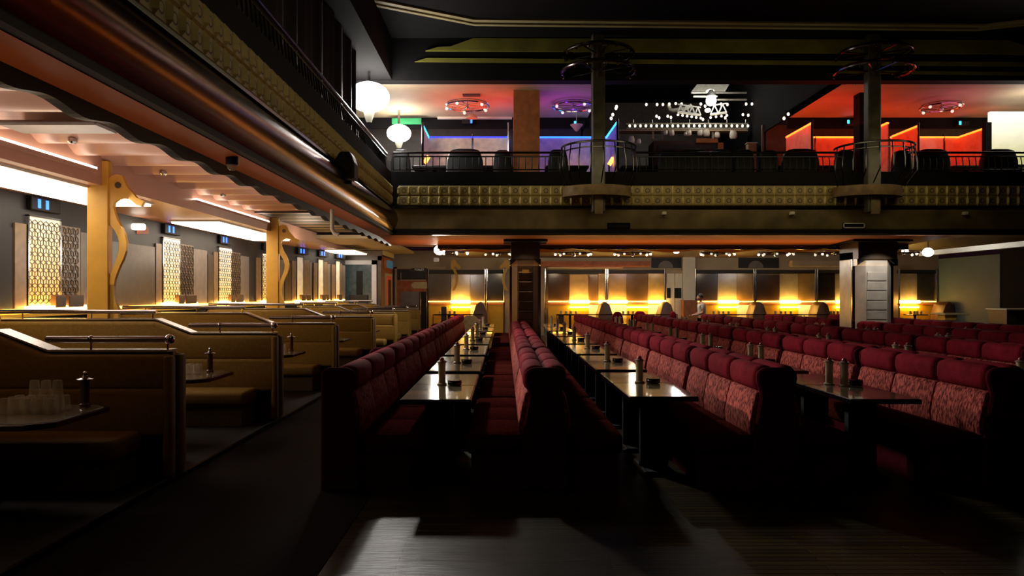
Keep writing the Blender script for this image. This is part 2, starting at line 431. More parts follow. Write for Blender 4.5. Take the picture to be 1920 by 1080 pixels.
struct('trim_21', MB().prism(band_on_wall([(778,117),(800,110),(1960,118),(1960,126)],0), 'y', BD-.05, BD-.02), 'olive_band')
struct('trim_22', MB().prism(band_on_wall([(1570,138),(1590,133),(1960,137),(1960,143)],0), 'y', BD-.05, BD-.02), 'olive_band')
def moulding(off, wdt):
    A = [Wp(p,q,ZC) for p,q in ((500,-30),(660,0),(890,45),(1830,55),(1985,38))]
    m = MB(); vs = []; fs = []
    for i,(x,y) in enumerate(A):
        y2 = y-off
        vs += [(x,y2,ZC),(x,y2,ZC-.035),(x,y2-wdt,ZC-.035),(x,y2-wdt,ZC)]
    for i in range(len(A)-1):
        for k in range(3): fs.append((4*i+k,4*i+k+1,4*i+4+k+1,4*i+4+k))
    return m.add(vs, fs)
struct('trim_23', moulding(-.02, .10), 'cream_trim'); struct('trim_24', moulding(.19, .13), 'cream_trim')

# ---------------------------------------------------------------- columns
def column_low(px0, px1, name, label, face='mirror_rough', shaft='mirror_panel'):
    d = 16.9; x0, x1 = W(px0,d), W(px1,d); c = (x0+x1)/2; h = (x1-x0)/2
    t = thing(name, label, 'column', (c, d+h, 0))
    MB().prism([(-h,-h*.55),(-h*.55,-h),(h*.55,-h),(h,-h*.55),(h,h),(-h,h)], 'z', 0, 2.62).obj('shaft', shaft, t)
    b = MB()
    for k in range(9): b.rbox(-h*.5, h*.5, -h-.025, -h, .2+k*.22, .2+k*.22+.2, .012)
    b.obj('mirror_face', face, t)
    MB().prism([(-h,2.45),(h,2.45),(h,2.84),(-h,2.84)][::-1], 'y', -h-.06, h).obj('capital', 'bronze_dark', t)
    for s in (-1,1):
        MB().prism([(s*h*.55,2.45),(s*(h+.02),2.45),(s*(h+.02),2.3)], 'y', -h-.05, -h+.3).obj('bracket', 'dark_chrome', t)
        MB().box(s*h-.03, s*h+.03, -h*.62, -h*.5, 0, 2.45).obj('edge_strip', 'chrome', t)
    MB().box(-h*1.5, h*1.5, -h-.3, h, 2.83, 2.87).obj('cap_plate', 'black', t)
    return t
mat('mirror_panel', (104,82,64), .3, metal=.5, var=.25, vs=2)
mat('mirror_rough', (176,158,138), .2, metal=.55, var=.2, vs=3, bump=.3, bs=4)
mat('mirror_dark', (84,62,46), .22, metal=.5, var=.4, vs=3, bump=.5, bs=4)
mat('mirror_bright', (190,182,172), .3, metal=.25, var=.2, vs=3, bump=.25, bs=4)
t = column_low(958, 1012, 'mirrored_column', 'dark mirrored column behind the end of the red banquette ridge, yellow tag on it', 'mirror_dark')
MB().box(-.07, .08, -.36, -.345, 2.16-.03, 2.16+.05).obj('tag_plate', 'ochre_post', t)
column_low(1607, 1680, 'mirrored_column', 'bright mirrored column near the dark right wall panel', 'mirror_bright', 'mirror_bright')
o = MB().box(W(963,16.7), W(1012,16.7), 16.7, 17.3, 3.6, UC).obj('upper_column', 'stage_wood')
tag(o, 'square brown column on the balcony between red and purple ceilings', 'column')
o2 = MB().box(W(1612,16.9), W(1626,16.9), 16.9, 17.2, 3.6, UC).obj('upper_column', 'ceiling_dark')
tag(o2, 'slim dark column beside the right mast on the balcony', 'column')
# ================================================================== RED BANQUETTES
def banquette(label, sides, L=2.30):
    t = thing('banquette', label, 'banquette', group='red banquettes')
    core = [(-.165,1.0),(-.17,.93),(-.15,.86),(-.135,.80),(-.16,.66),(-.19,.48),(-.2,0)]
    if len(sides) == 2:
        pr = core[::-1][:]; pr = [(-.2,0)]+core[::-1][1:]+[(-.1,1.035),(.1,1.035)]+[(-x,z) for x,z in core]
    elif sides[0] > 0:
        pr = [(-.12,0),(-.12,1.0),(-.08,1.035),(.1,1.035)]+[(-x,z) for x,z in core]
    MB().prism(pr, 'y', 0, .06, bevel=.015, seg=1).obj('end_panel', 'velvet_dark', t)
    MB().prism(pr, 'y', L-.06, L, bevel=.015, seg=1).obj('end_panel', 'velvet_dark', t)
    inner = [(x*.86, z*.96) for x,z in pr]
    MB().prism(inner, 'y', .06, L-.06).obj('core', 'velvet_dark', t)
    n = 3; w = (L-.06)/n
    for s in sides:
        roll = MB(); pan = MB(); st = MB()
        for k in range(n):
            y0 = .03+k*w
            xa, xb = (-.005, .185) if s > 0 else (-.185, .005)
            roll.rbox(xa, xb, y0+.004, y0+w-.004, .83, 1.05, .075, 3)
            # slanted patterned panel, bulging
            f = lambda x: s*x
            poly = [(.06,.45),(.215,.45),(.225,.56),(.20,.70),(.165,.835),(.06,.835)]
            pan.prism([(f(x),z) for x,z in poly], 'y', y0+.008, y0+w-.008, bevel=.028, seg=2)
            xs = sorted((f(.19), f(.66)))
            st.rbox(xs[0], xs[1], y0+.004, y0+w-.004, .29, .48, .05, 2)
        roll.obj('head_roll', 'velvet', t, smooth=True); pan.obj('backrest', 'streaked_cloth', t, smooth=True)
        st.obj('seat', 'seat_cloth', t, smooth=True)
        xs = sorted((s*.19, s*.62))
        MB().box(xs[0], xs[1], .03, L-.03, .0, .30).obj('base', 'velvet_dark', t)
    return t
ROWX = [-1.42, .34, 2.285, 4.22, 6.16, 8.10, 10.04]
ROWN = ['first row from the left','second row from the left','third row from the left','fourth row from the left','fifth row from the left','sixth row from the left','seventh row from the left']
Y0 = 6.25; PITCH = 2.38; NMOD = 7
double = None
for r, x in enumerate(ROWX):
    for k in range(NMOD):
        kindw = 'single-sided' if r == 0 else 'double-sided'
        lab = 'burgundy %s banquette, %s from the front in the %s' % (kindw, ORD[k], ROWN[r])
        loc = (x, Y0+k*PITCH, 0)
        if r == 0:
            if k == 0: single = banquette(lab, [1]); single.location = loc
            else: dup(single, loc, lab)
        elif k == 4 and r in (1,5):       # a short one ends at the column
            b = banquette(lab, [-1,1], 1.06); b.location = loc
        elif double is None: double = banquette(lab, [-1,1]); double.location = loc
        else: dup(double, loc, lab)

# ================================================================== LONG TABLES
def table(label, W_=.60, D=1.0):
    t = thing('dining_table', label, 'table', group='dark tables between the red banquettes')
    MB().rbox(-W_/2, W_/2, 0, D, .712, .75, .006, 1).obj('tabletop', 'table_top', t)
    m = MB().box(-W_/2-.004, W_/2+.004, -.004, .0, .706, .746).box(-W_/2-.004, W_/2+.004, D, D+.004, .706, .746)
    m.box(-W_/2-.006, -W_/2, 0, D, .706, .744).box(W_/2, W_/2+.006, 0, D, .706, .744)
    m.obj('edge_band', 'dark_gloss', t)
    MB().box(-.13, .13, .42, .50, .03, .71).obj('pedestal', 'black', t)
    MB().prism([(-.16,0),(.16,0),(.16,.02),(.12,.04),(-.12,.04),(-.16,.02)], 'y', .2, .75).obj('foot', 'black', t)
    return t
TX = [-.593, 1.405, 3.28, 5.19, 7.13, 9.07]
tproto = None; TABLES = []
def colname(c): return '%s table column from left' % ORD[c]
for c, x in enumerate(TX):
    for k in range(NMOD):
        for h in range(2):
            if c == 5 and k == 4 and h == 1: continue       # the bright column stands here
            y = 6.40+.02*(c > 0)+.16*(c == 1)+k*PITCH+h*1.02
            n = 2*k+h-(1 if c == 5 and k > 4 else 0)
            lab = 'dark glossy table, %s from the front in the %s' % (ORD[n], colname(c))
            if tproto is None: tproto = table(lab); tproto.location = (x,y,0)
            else: dup(tproto, (x,y,0), lab)

# table things: straw canister with a red knob, and a black ashtray
def canister(label):
    t = thing('canister', label, 'canister', group='tall canisters on the tables')
    MB().lathe((0,0,0), [(.048,0),(.052,.006),(.052,.012),(.036,.022),(.036,.20),(.039,.204),(.039,.222),(.034,.226)], 18).obj('body', 'canister', t, smooth=True)
    MB().lathe((0,0,.224), [(.05,0),(.05,.008),(.034,.016),(.03,.02)], 18).obj('rim', 'canister_cap', t, smooth=True)
    MB().ball((0,0,.252), .024, 12).obj('knob', 'red_knob', t, smooth=True)
    return t
def ashtray(label):
    t = thing('ashtray', label, 'ashtray', group='black ashtrays on the tables')
    m = MB().lathe((0,0,0), [(.05,0),(.068,.008),(.072,.03),(.066,.042),(.054,.042),(.05,.02),(.02,.014)], 20)
    m.obj('bowl', 'ashtray', t, smooth=True)
    MB().lathe((0,0,.042), [(.058,0),(.070,.0),(.068,.012),(.060,.012)], 20).obj('rim', 'ashtray', t, smooth=True)
    return t
cproto = aproto = None
for c, x in enumerate(TX):
    for k in range(NMOD):
        if (c > 3 and k > 4) or (c == 5 and k == 4): continue
        y = 6.40+.02*(c > 0)+.16*(c == 1)+k*PITCH+1.0
        for j, dx in enumerate(((-.03,) if c < 2 else (-.04, .06))):
            x_ = x+(dx if c != 0 else -.03)
            yy = y+.03 if j == 0 else y-.08
            which = '' if c < 2 else (', left of two' if j == 0 else ', right of two')
            lab = 'beige red-knobbed canister%s, %s from front, %s' % (which, ORD[k], colname(c))
            if cproto is None: cproto = canister(lab); cproto.location = (x_,yy,.75)
            else: dup(cproto, (x_,yy,.75), lab)
        lab = 'black ashtray beside the %s canister from front, %s' % (ORD[k], colname(c))
        loc = (x+.10 if c < 2 else x+.2, y-.02, .75)
        if aproto is None: aproto = ashtray(lab); aproto.location = loc
        else: dup(aproto, loc, lab)
p = MB().rbox(-.08, .08, -.06, .06, 0, .01, .003, 1).obj('paper_slip', 'paper', loc=(W(1747,14.2), 14.3, .755))
tag(p, 'bright white slip lying on a dark table at the right', 'paper')

# ================================================================== TAN BOOTHS
BY = [3.55, 6.72, 9.76, 13.1, 16.9, 20.3, 23.2, 25.75]
def booth_bench(label, xl=-6.75):
    """a double-backed booth divider running from the left wall to the aisle; origin on its mid line"""
    t = thing('booth_bench', label, 'booth bench', group='tan double booth benches')
    xe = -2.97; hi = 1.32; lo = 1.14
    prof = [(xl,.04),(xe,.04),(xe,lo),(-4.05,lo),(-4.52,hi),(xl,hi)]
    MB().prism(prof, 'y', -.03, .03).obj('core_board', 'laminate', t)
    cap = MB()
    for a, b in (((xe-.02,lo),(-4.05,lo)), ((-4.05,lo),(-4.52,hi)), ((-4.52,hi),(xl,hi))):
        cap.add([(a[0],-.10,a[1]),(a[0],.10,a[1]),(a[0],.10,a[1]+.018),(a[0],-.10,a[1]+.018),(b[0],-.10,b[1]),(b[0],.10,b[1]),(b[0],.10,b[1]+.018),(b[0],-.10,b[1]+.018)],
                [(0,1,2,3),(7,6,5,4),(0,4,5,1),(1,5,6,2),(2,6,7,3),(3,7,4,0)])
    cap.obj('cap_board', 'cap_board', t)
    for s in (-1,1):
        ys = sorted((s*.035, s*.16)); yl = sorted((s*.035, s*.185))
        up = [(xe+.03,.80),(xe+.03,lo-.02),(-4.06,lo-.02),(-4.5,hi-.02),(xl+.05,hi-.02),(xl+.05,.80)]
        MB().prism(up, 'y', ys[0], ys[1], bevel=.05, seg=3).obj('head_cushion', 'mustard', t, smooth=True)
        MB().rbox(xl+.05, xe+.02, yl[0], yl[1], .40, .82, .04, 3).obj('backrest', 'mustard', t, smooth=True)
        yq = sorted((s*.16, s*.68))
        MB().rbox(xl+.1, xe-.2, yq[0], yq[1], .28, .46, .05, 3).obj('seat', 'mustard', t, smooth=True)
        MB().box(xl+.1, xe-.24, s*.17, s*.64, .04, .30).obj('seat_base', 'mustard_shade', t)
        MB().rbox(xe-.03, xe+.035, yl[0], yl[1], .04, lo-.03, .028, 2).obj('end_roll', 'mustard', t, smooth=True)
    z = .105
    r = MB().tube([(xl+.05,0,hi+z),(-4.55,0,hi+z)], .028, 10).tube([(-4.12,0,lo+z),(xe-.05,0,lo+z)], .03, 10)
    r.obj('rail', 'dark_chrome', t, smooth=True)
    for x, h in ((xl+.45,hi),(-5.4,hi),(-4.6,hi),(-3.72,lo),(xe-.06,lo)):
        MB().cyl((x,0,h),(x,0,h+z), .010, n=8).obj('rail_post', 'chrome', t)
    MB().ball((xe-.045,0,lo+z), .046, 14).obj('rail_ball', 'chrome', t, smooth=True)
    MB().ball((-3.72,0,lo+z), .036, 12).obj('rail_ball', 'dark_chrome', t, smooth=True)
    return t
bproto = None
for k, y in enumerate(BY):
    lab = 'tan upholstered double booth bench with metal rail, %s from the front along the left wall' % ORD[k]
    if k in (0,5): bproto = booth_bench(lab, -6.75 if k == 0 else -5.62); bproto.location = (0,y,0)
    else: dup(bproto, (0,y,0), lab)
def booth_table(label, xl=-6.7):
    t = thing('booth_table', label, 'table', group='booth tables')
    MB().prism([(xl,-.5),(-3.3,-.5),(-3.16,-.36),(-3.16,.36),(-3.3,.5),(xl,.5)], 'z', .71, .75, bevel=.005, seg=1).obj('tabletop', 'dark_gloss', t)
    MB().prism([(xl+.1,-.46),(-3.32,-.46),(-3.2,-.34),(-3.2,.34),(-3.32,.46),(xl+.1,.46)], 'z', .75, .752).obj('top_inlay', 'table_top', t)
    for x in (-4.1, xl+.9):
        MB().cyl((x,0,.06),(x,0,.71), .045, n=12).obj('pedestal', 'steel', t); MB().lathe((x,0,.035), [(.26,0),(.26,.012),(.06,.03)], 20).obj('foot', 'steel', t)
    return t
TBY = [5.62, 8.35, 11.5, 15.0, 18.6, 21.75, 24.55]
tb = None
for k, y in enumerate(TBY):
    lab = 'dark booth table between the %s and %s tan booth benches' % (ORD[k], ORD[k+1])
    if k in (0,5): tb = booth_table(lab, -6.7 if k == 0 else -5.6); tb.location = (0,y,0)
    else: dup(tb, (0,y,0), lab)
# upturned tumblers and a bottle on each of the nearer booth tables
gproto = None
def tumbler(label):
    t = MB()
    n = 14; pr = [(.041,0),(.041,.012),(.039,.02),(.033,.112),(.030,.118)]
    t.lathe((0,0,0), pr, n)
    o = t.obj('tumbler', 'glass', smooth=True); return tag(o, label, 'glass', 'upturned tumblers on the booth tables')
PLACE = [(-3.40,5.78,.752,[(i,j) for i in range(5) for j in range(3)],'nearest booth table',2),
         (-3.46,8.45,.752,[(i,j) for i in range(4) for j in range(2)],'second booth table',0),
         (-3.46,11.7,.752,[(i,j) for i in range(4) for j in range(2)],'third booth table',0),
         (-3.46,15.2,.752,[(i,j) for i in range(3) for j in range(1)],'fourth booth table',0)]
for gx, gy, gz, cells, where, top in PLACE:
    ni = max(i for i,_ in cells)+1; nj = max(j for _,j in cells)+1
    spots = [(gx-.088*i+.006*(j%2), gy-.09*j, gz, '%s from the aisle in the %s row, ' % (ORD[i], ['back','middle','front'][j] if nj > 1 else 'only')) for i,j in cells]
    if top: spots += [(gx-.03-.088*i, gy-.05, gz+.122, '%s from the aisle in the upper tier, ' % ORD[i]) for i in range(3)]
    for x, y, z, w in spots:
        lab = 'upturned clear tumbler, %s%s' % (w, where)
        if gproto is None: gproto = tumbler(lab); gproto.location = (x,y,z)
        else:
            c = gproto.copy(); COL.objects.link(c); c.location = (x,y,z); c['label'] = lab
bp = None
for (x,y,w) in ((-3.36,5.98,'first'),(-3.40,8.62,'second'),(-3.40,11.9,'third')):
    lab = 'dark tall pepper mill with knobbed top behind the tumblers on the %s booth table' % w
    if bp is None:
        bp = thing('pepper_mill', lab, 'pepper mill', (x,y,.752), group='pepper mills on the booth tables')
        MB().lathe((0,0,0), [(.042,0),(.042,.02),(.03,.03),(.033,.12),(.030,.20),(.036,.215)], 16).obj('body', 'brown_bottle', bp, smooth=True)
        MB().lathe((0,0,.215), [(.066,0),(.066,.006),(.03,.016),(.022,.03)], 16).obj('collar', 'dark_chrome', bp, smooth=True)
        MB().ball((0,0,.262), .02, 10).obj('knob', 'chrome', bp, smooth=True)
    else: dup(bp, (x,y,.752), lab)
# ================================================================== LEFT WALL FITTINGS
LX = LW
def wy(px):
    if px < 463: return F*(-LX)/(VX-px)
    return 20+(11.094/((VX-px)/F+.2097)-20)*1.0217
WA = -math.atan(1.3/6.2)
def wloc(k): return ((LX,0,0),0) if k < 3 else ((LX+20*sin(WA), 20-20*cos(WA), 0), WA)   # the wall turns inwards beyond the third bay
def wy0(px): return F*(-LX)/(VX-px)         # depth along the left wall of a picture column
SHELF = 1.43
ramp_emit('panel_ledge_glow', 1.45, 2.85, (255,176,20), 1.1, (255,236,200), .85)  # panel glow, with the ledge's yellow light painted into the lower part
ramp_emit('panel_ledge_glow_hot', 1.45, 2.85, (255,190,70), 2.6, (255,240,215), 1.7)
ramp_emit('panel_ledge_glow_cool', 1.45, 2.85, (255,200,110), .55, (200,195,190), .35)
def cube_lattice(y0, y1, z0, z1, a, w):
    """edges of the tumbling-block pattern: hexagons with three spokes"""
    m = MB(); done = set(); dy = a*math.sqrt(3); dz = 1.5*a
    def seg(p, q):
        k = tuple(sorted(((round(p[0],3),round(p[1],3)),(round(q[0],3),round(q[1],3)))))
        if k in done: return
        done.add(k)
        if not (y0 <= p[0] <= y1 and z0 <= p[1] <= z1 and y0 <= q[0] <= y1 and z0 <= q[1] <= z1): return
        t = Vector((q[0]-p[0], q[1]-p[1])).normalized(); n = Vector((-t.y,t.x))*w/2
        x = .03; P = [(x,p[0]+n.x,p[1]+n.y),(x,q[0]+n.x,q[1]+n.y),(x,q[0]-n.x,q[1]-n.y),(x,p[0]-n.x,p[1]-n.y)]
        m.add(P+[(x+.012,)+v[1:] for v in P], [(4,5,6,7),(0,1,5,4),(1,2,6,5),(2,3,7,6),(3,0,4,7)])
    j = 0; z = z0
    while z < z1+a:
        y = y0+(dy/2 if j % 2 else 0)
        while y < y1+dy:
            h = [(y+a*sin(pi*k/3), z+a*cos(pi*k/3)) for k in range(6)]
            for k in range(6): seg(h[k], h[(k+1)%6])
            for k in (1,3,5): seg((y,z), h[k])
            y += dy
        z += dz; j += 1
    return m
# start of the bright panel, its end, end of the patterned side panel, end of the plain panel, and how bright
BAYS = [(wy(50),wy(108),wy(147),wy(172),'panel_ledge_glow'), (wy(303),wy(334),wy(360),wy(386),'panel_ledge_glow_hot'), (wy(408),wy(431),wy(449),wy(466),'panel_ledge_glow_hot'),
        (wy(490),wy(505),wy(521),wy(531),'panel_ledge_glow'), (wy(555),wy(566),wy(578),wy(583),'panel_ledge_glow_cool'), (wy(595),wy(604),wy(612),wy(618),'panel_ledge_glow_cool'), (wy(628),wy(635),wy(640),wy(646),'panel_ledge_glow_cool')]
prev = 6.5
for k, (a,b,c,e,mm) in enumerate(BAYS):
    wl, wr = wloc(k)
    if k == 3: prev = 20.1
    top = 2.78
    t = thing('lattice_light', 'glowing lattice wall panel, %s along the left wall' % ORD[k], 'light panel', wl, wr, group='glowing lattice panels')
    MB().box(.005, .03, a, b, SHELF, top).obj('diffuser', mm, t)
    if k < 4: cube_lattice(a, b, SHELF+.08, top, .077, .0065).obj('lattice', 'bronze_dark', t)
    MB().box(.0, .045, a-.03, a, SHELF, top+.02).box(.0, .045, b, b+.03, SHELF, top+.02).box(0, .045, a-.03, b+.03, top, top+.03).obj('frame', 'chrome', t)
    t = thing('bronze_mirror', 'bronze patterned panel right of the %s glowing panel on the left wall' % ORD[k], 'wall panel', wl, wr, group='bronze patterned panels')
    MB().box(.005, .03, b+.03, c, SHELF, top-.06).obj('sheet', 'bronze_panel', t)
    if k < 4: cube_lattice(b+.03, c, SHELF+.08, top-.06, .077, .0065).obj('lattice', 'bronze_dark', t)
    o = MB().box(.005, .03, c+.02, e, SHELF, top-.12).obj('plain_cladding', 'grey_panel', loc=wl); o.rotation_euler = (0,0,wr)
    tag(o, 'plain grey brown panel, %s along the left wall' % ORD[k], 'wall panel', 'plain panels')
    if a-.7 > prev:
        o = MB().box(.005, .03, prev+.05, a-.35, SHELF, top-.2).obj('dark_cladding', 'bronze_dark' if k else 'wall_dark', loc=wl); o.rotation_euler = (0,0,wr)
        tag(o, 'dark bronze panel left of the %s glowing panel on the left wall' % ORD[k], 'wall panel', 'dark panels')
    o = MB().box(.005, .03, a-.3, a-.05, SHELF, top-.12).obj('bronze_strip', 'bronze_panel', loc=wl); o.rotation_euler = (0,0,wr)
    tag(o, 'narrow bronze strip left of the %s glowing panel on the left wall' % ORD[k], 'wall panel', 'bronze strips')
    # glowing ledge
    t = thing('ledge_light', 'amber glowing ledge under the %s glowing panel on the left wall' % ORD[k], 'light strip', wl, wr, group='amber ledge lights')
    MB().box(0, .16, prev, e, SHELF-.10, SHELF-.055).obj('ledge', 'yellow_wall', t)
    MB().box(.02, .13, a-.1, c, SHELF-.055, SHELF+.05).obj('tube', 'led_yellow_hot', t)
    MB().box(.02, .09, prev+.1, a-.15, SHELF-.03, SHELF+.015).obj('strip', 'led_yellow', t); MB().box(.02, .09, c+.05, e, SHELF-.03, SHELF+.015).obj('strip', 'led_yellow', t)
    # little blue display over the panel
    t = thing('digital_display', 'black box with two blue digits above the %s glowing panel' % ORD[k], 'display', wl, wr, group='blue digit displays')
    MB().rbox(0, .08, a-.01, a+.7, 2.88, 3.08, .01, 1).obj('case', 'black', t)
    for q in (-.02, .17): MB().box(.08, .088, a+.15+q, a+.215+q, 2.915, 3.045).obj('digit', 'led_blue', t)
    # two small holders on the ledge
    for q, (u0,u1,zz) in enumerate(((b-.28,b-.02,.19),(b+.05,c-.1,.19))):
        if u1-u0 < .1: continue
        t = thing('menu_holder', 'small brown %s holder on the amber ledge by the %s glowing panel' % (['grille-fronted','plain'][q], ORD[k]), 'holder', wl, wr, group='small holders on the ledge')
        MB().rbox(.06, .15, u0, u1, SHELF+.02, SHELF+.02+zz, .008, 1).obj('case', 'shell_brown', t)
        f = MB()
        for g in range(5): f.box(.15, .156, u0+.02, u1-.02, SHELF+.05+g*.03, SHELF+.062+g*.03)
        f.obj('grille', 'bronze_dark', t)
    prev = e
o = MB().rbox(LX+.0, LX+.22, wy0(245), wy0(252), H(432,14.0), H(421,14.0), .02, 1).obj('wall_lamp', 'lamp_soft'); tag(o, 'small white wall lamp right of the nearer seahorse post', 'lamp')
o = MB().prism([(wy(256),H(440,14.2)),(wy(276),H(440,14.6)),(wy(276),H(430,14.6)),(wy(270),H(422,14.4)),(wy(258),H(420,14.2))], 'x', LX, LX+.03).obj('wall_plaque', 'orange_wall'); tag(o, 'dull orange wall plaque right of the small white wall lamp', 'plaque')

# ================================================================== SEAHORSE POSTS
def seahorse(label, loc, s=1.0):
    t = thing('seahorse_post', label, 'post', loc, group='ochre seahorse posts')
    d = 10.0
    def q(zx, zy): return ((W(zx/3,d)-W(555/3,d)), H(240+zy/3,d))
    MB().rbox(-.125, .155, -.06, .06, .04, 3.43, .008, 1).obj('post', 'ochre_post', t)
    # plain back board
    MB().box(*[q(608,0)[0], q(646,0)[0]], -.03, .03, .04, q(0,880)[1]).obj('back_board', 'ochre_post', t)
    # head with open jaw line
    head = [(606,300),(632,272),(664,262),(694,270),(704,296),(720,332),(748,362),(772,392),(816,412),(800,442),(772,434),(742,408),(716,398),(690,396),(668,404),(648,420),(640,450),(606,450)]
    MB().prism([q(*p) for p in head], 'y', -.035, .035).obj('head', 'ochre_post', t)
    MB().cyl((q(672,324)[0],-.036,q(672,324)[1]), (q(672,324)[0],-.044,q(672,324)[1]), .042, n=16).obj('eye', 'bronze_dark', t)
    outer = [(640,430),(648,470),(664,515),(690,560),(708,600),(717,645),(714,690),(700,735),(680,775),(664,815),(652,850),(646,890),(648,940),(658,985),(672,1015)]
    inner = [(604,440),(606,490),(622,540),(650,575),(668,610),(677,648),(675,690),(664,730),(648,770),(632,806),(618,845),(606,890),(604,940),(604,985),(604,1015)]
    m = MB(); vs = []; fs = []; n = len(outer)
    for y in (-.03,.03):
        vs += [(q(*p)[0],y,q(*p)[1]) for p in outer]+[(q(*p)[0],y,q(*p)[1]) for p in inner]
    for i in range(n-1):
        fs += [(i,i+1,n+i+1,n+i),(2*n+i,3*n+i,3*n+i+1,2*n+i+1),(i,2*n+i,2*n+i+1,i+1),(n+i,n+i+1,3*n+i+1,3*n+i)]
    m.add(vs, fs).obj('body', 'ochre_post', t)
    MB().box(q(604,0)[0], q(672,0)[0], -.03, .03, .04, q(0,1012)[1]).obj('foot', 'ochre_post', t)
    return t
h1 = seahorse('ochre seahorse post standing nearest among the tan booths', (W(185,10.0), 10.0, 0))
dup(h1, (W(507,17.15)+.03, 17.2, 0), 'ochre seahorse post farther along the tan booths')

# ================================================================== LAMPS OF THE LEFT BAY
for k, (px, y0, y1) in enumerate(((85,7.6,11.8),(435,14.6,19.4),(545,24.0,26.2))):
    x = -6.05 if k < 2 else -5.3
    t = thing('ceiling_light', 'blinding white ceiling light, %s along the tan booth bay' % ORD[k], 'ceiling light', (x,0,3.1), group='white bay lights')
    MB().box(-.5, .5, y0-.04, y1+.04, -.03, 0).obj('tray', 'plaster_white', t)
    MB().box(-.46, .46, y0, y1, -.06, -.03).obj('diffuser', 'lamp_soft', t)
for k, (y0,y1) in enumerate(((6.9,9.7),(12.8,16.8))):
    t = thing('cove_light', 'white cove light beside the corrugated ceiling, %s from the front' % ORD[k], 'cove light', (-5.33,0,3.3), group='cove lights')
    MB().box(-.02, .06, y0, y1, -.05, -.03).obj('tray', 'peach', t); MB().box(-.01, .05, y0+.02, y1-.02, -.03, .0).obj('tube', 'lamp_soft', t)
for k, (px,py) in enumerate(((136,266),(306,326),(418,366),(570,432))):
    d = F*1.74/(VY-py)
    t = thing('ceiling_spot', 'tiny chrome ceiling spot, %s from the front in the corrugated ceiling' % ORD[k], 'spotlight', (W(px,d), d, 3.40), group='tiny ceiling spots')
    MB().lathe((0,0,0), [(.05,0.03),(.05,-.01),(.03,-.03)], 12).obj('housing', 'chrome', t)
t = thing('ceiling_hatch', 'pale curled air grille in the corrugated ceiling by the nearer seahorse post', 'vent', (W(110,7.6), 7.6, 3.38))
MB().rbox(-.5, .5, -.22, .22, -.05, .0, .02, 1).obj('grille', 'grey_panel', t)
# camera dome, pipe and speaker on the left balcony edge
dd = 11.0
t = thing('hanging_camera_dome', 'clear security dome under the copper balcony edge', 'security camera', (W(435,6.9), 6.9, E(1.235)))
MB().lathe((0,0,0), [(.055,.04),(.055,-.03),(.05,-.04)], 16).obj('base', 'black', t, smooth=True); MB().ball((0,0,-.045), .048, 14).obj('dome', 'glass', t, smooth=True)
t = thing('hanging_pipe', 'white bent pipe hanging below the far end of the copper balcony edge', 'pipe', (W(623,10.6), 10.6, 0))
MB().tube([(0,0,H(392,10.6)),(0,0,H(430,10.6)),(.03,0,H(437,10.6)),(.09,0,H(440,10.6))], .03, 10).obj('tube', 'plaster_white', t, smooth=True)
t = thing('loudspeaker', 'black round-shouldered loudspeaker on a bracket at the copper balcony edge', 'loudspeaker', (W(650,10.6), 10.6, 0))
z0, z1 = H(338,10.6), H(287,10.6)
w = W(668,10.6)-W(650,10.6)
MB().prism([(-w,z0),(w,z0),(w*1.02,z0+.22),(w*.75,z1-.06),(w*.5,z1),(-w*.5,z1),(-w*.8,z1-.06),(-w*1.02,z0+.2)], 'y', -.14, .14, bevel=.02).obj('cabinet', 'speaker_black', t)
MB().cyl((0,-.142,z0+.13),(0,-.15,z0+.13),.085,n=20).cyl((0,-.142,z0+.29),(0,-.15,z0+.29),.04,n=16).obj('cone', 'steel', t)
b = MB()
for zz, yy in ((H(336,10.6),10.5),(H(341,10.6),10.7)): b.box(W(530,10.6)-W(650,10.6), .05, -.12 if yy<10.6 else .08, -.08 if yy<10.6 else .12, zz-.02, zz+.02)
for px in (596,611): b.box(W(px,10.6)-W(650,10.6)-.02, W(px,10.6)-W(650,10.6)+.02, -.1, -.06, H(338,10.6), H(272,10.6))
b.obj('bracket', 'black', t)
for px in (1245, 1485, 1810):
    d = BD-.06; o = MB().rbox(W(px-4,d), W(px+4,d), d-.05, d+.06, H(403,d), H(397,d), .01, 1).obj('sensor_box', 'plaster_white')
    tag(o, 'small pale box on the balcony front, %s' % {1245:'right of the first fascia vent',1485:'left of the framed fascia vent',1810:'at the far right'}[px], 'sensor box', 'small fascia boxes')
for k, (a,b,c,dq) in enumerate(((1139,1181,418,429),(1580,1621,418,428))):
    d = BD-.02; t = thing('fascia_vent', ['dark slot vent in the balcony front below the left mast','white-framed slot vent in the balcony front left of the right mast'][k], 'vent', (0,d,0))
    MB().box(W(a,d), W(b,d), -.015, .02, H(dq,d), H(c,d)).obj('slot', 'black', t)
    f = MB(); e = .012
    for (p,q,r,s) in ((a,b,c,c+2),(a,b,dq-2,dq),(a,a+2,c,dq),(b-2,b,c,dq)): f.box(W(p,d), W(q,d), -.03, .02, H(s,d), H(r,d))
    f.obj('frame', 'steel' if k == 0 else 'plaster_white', t)

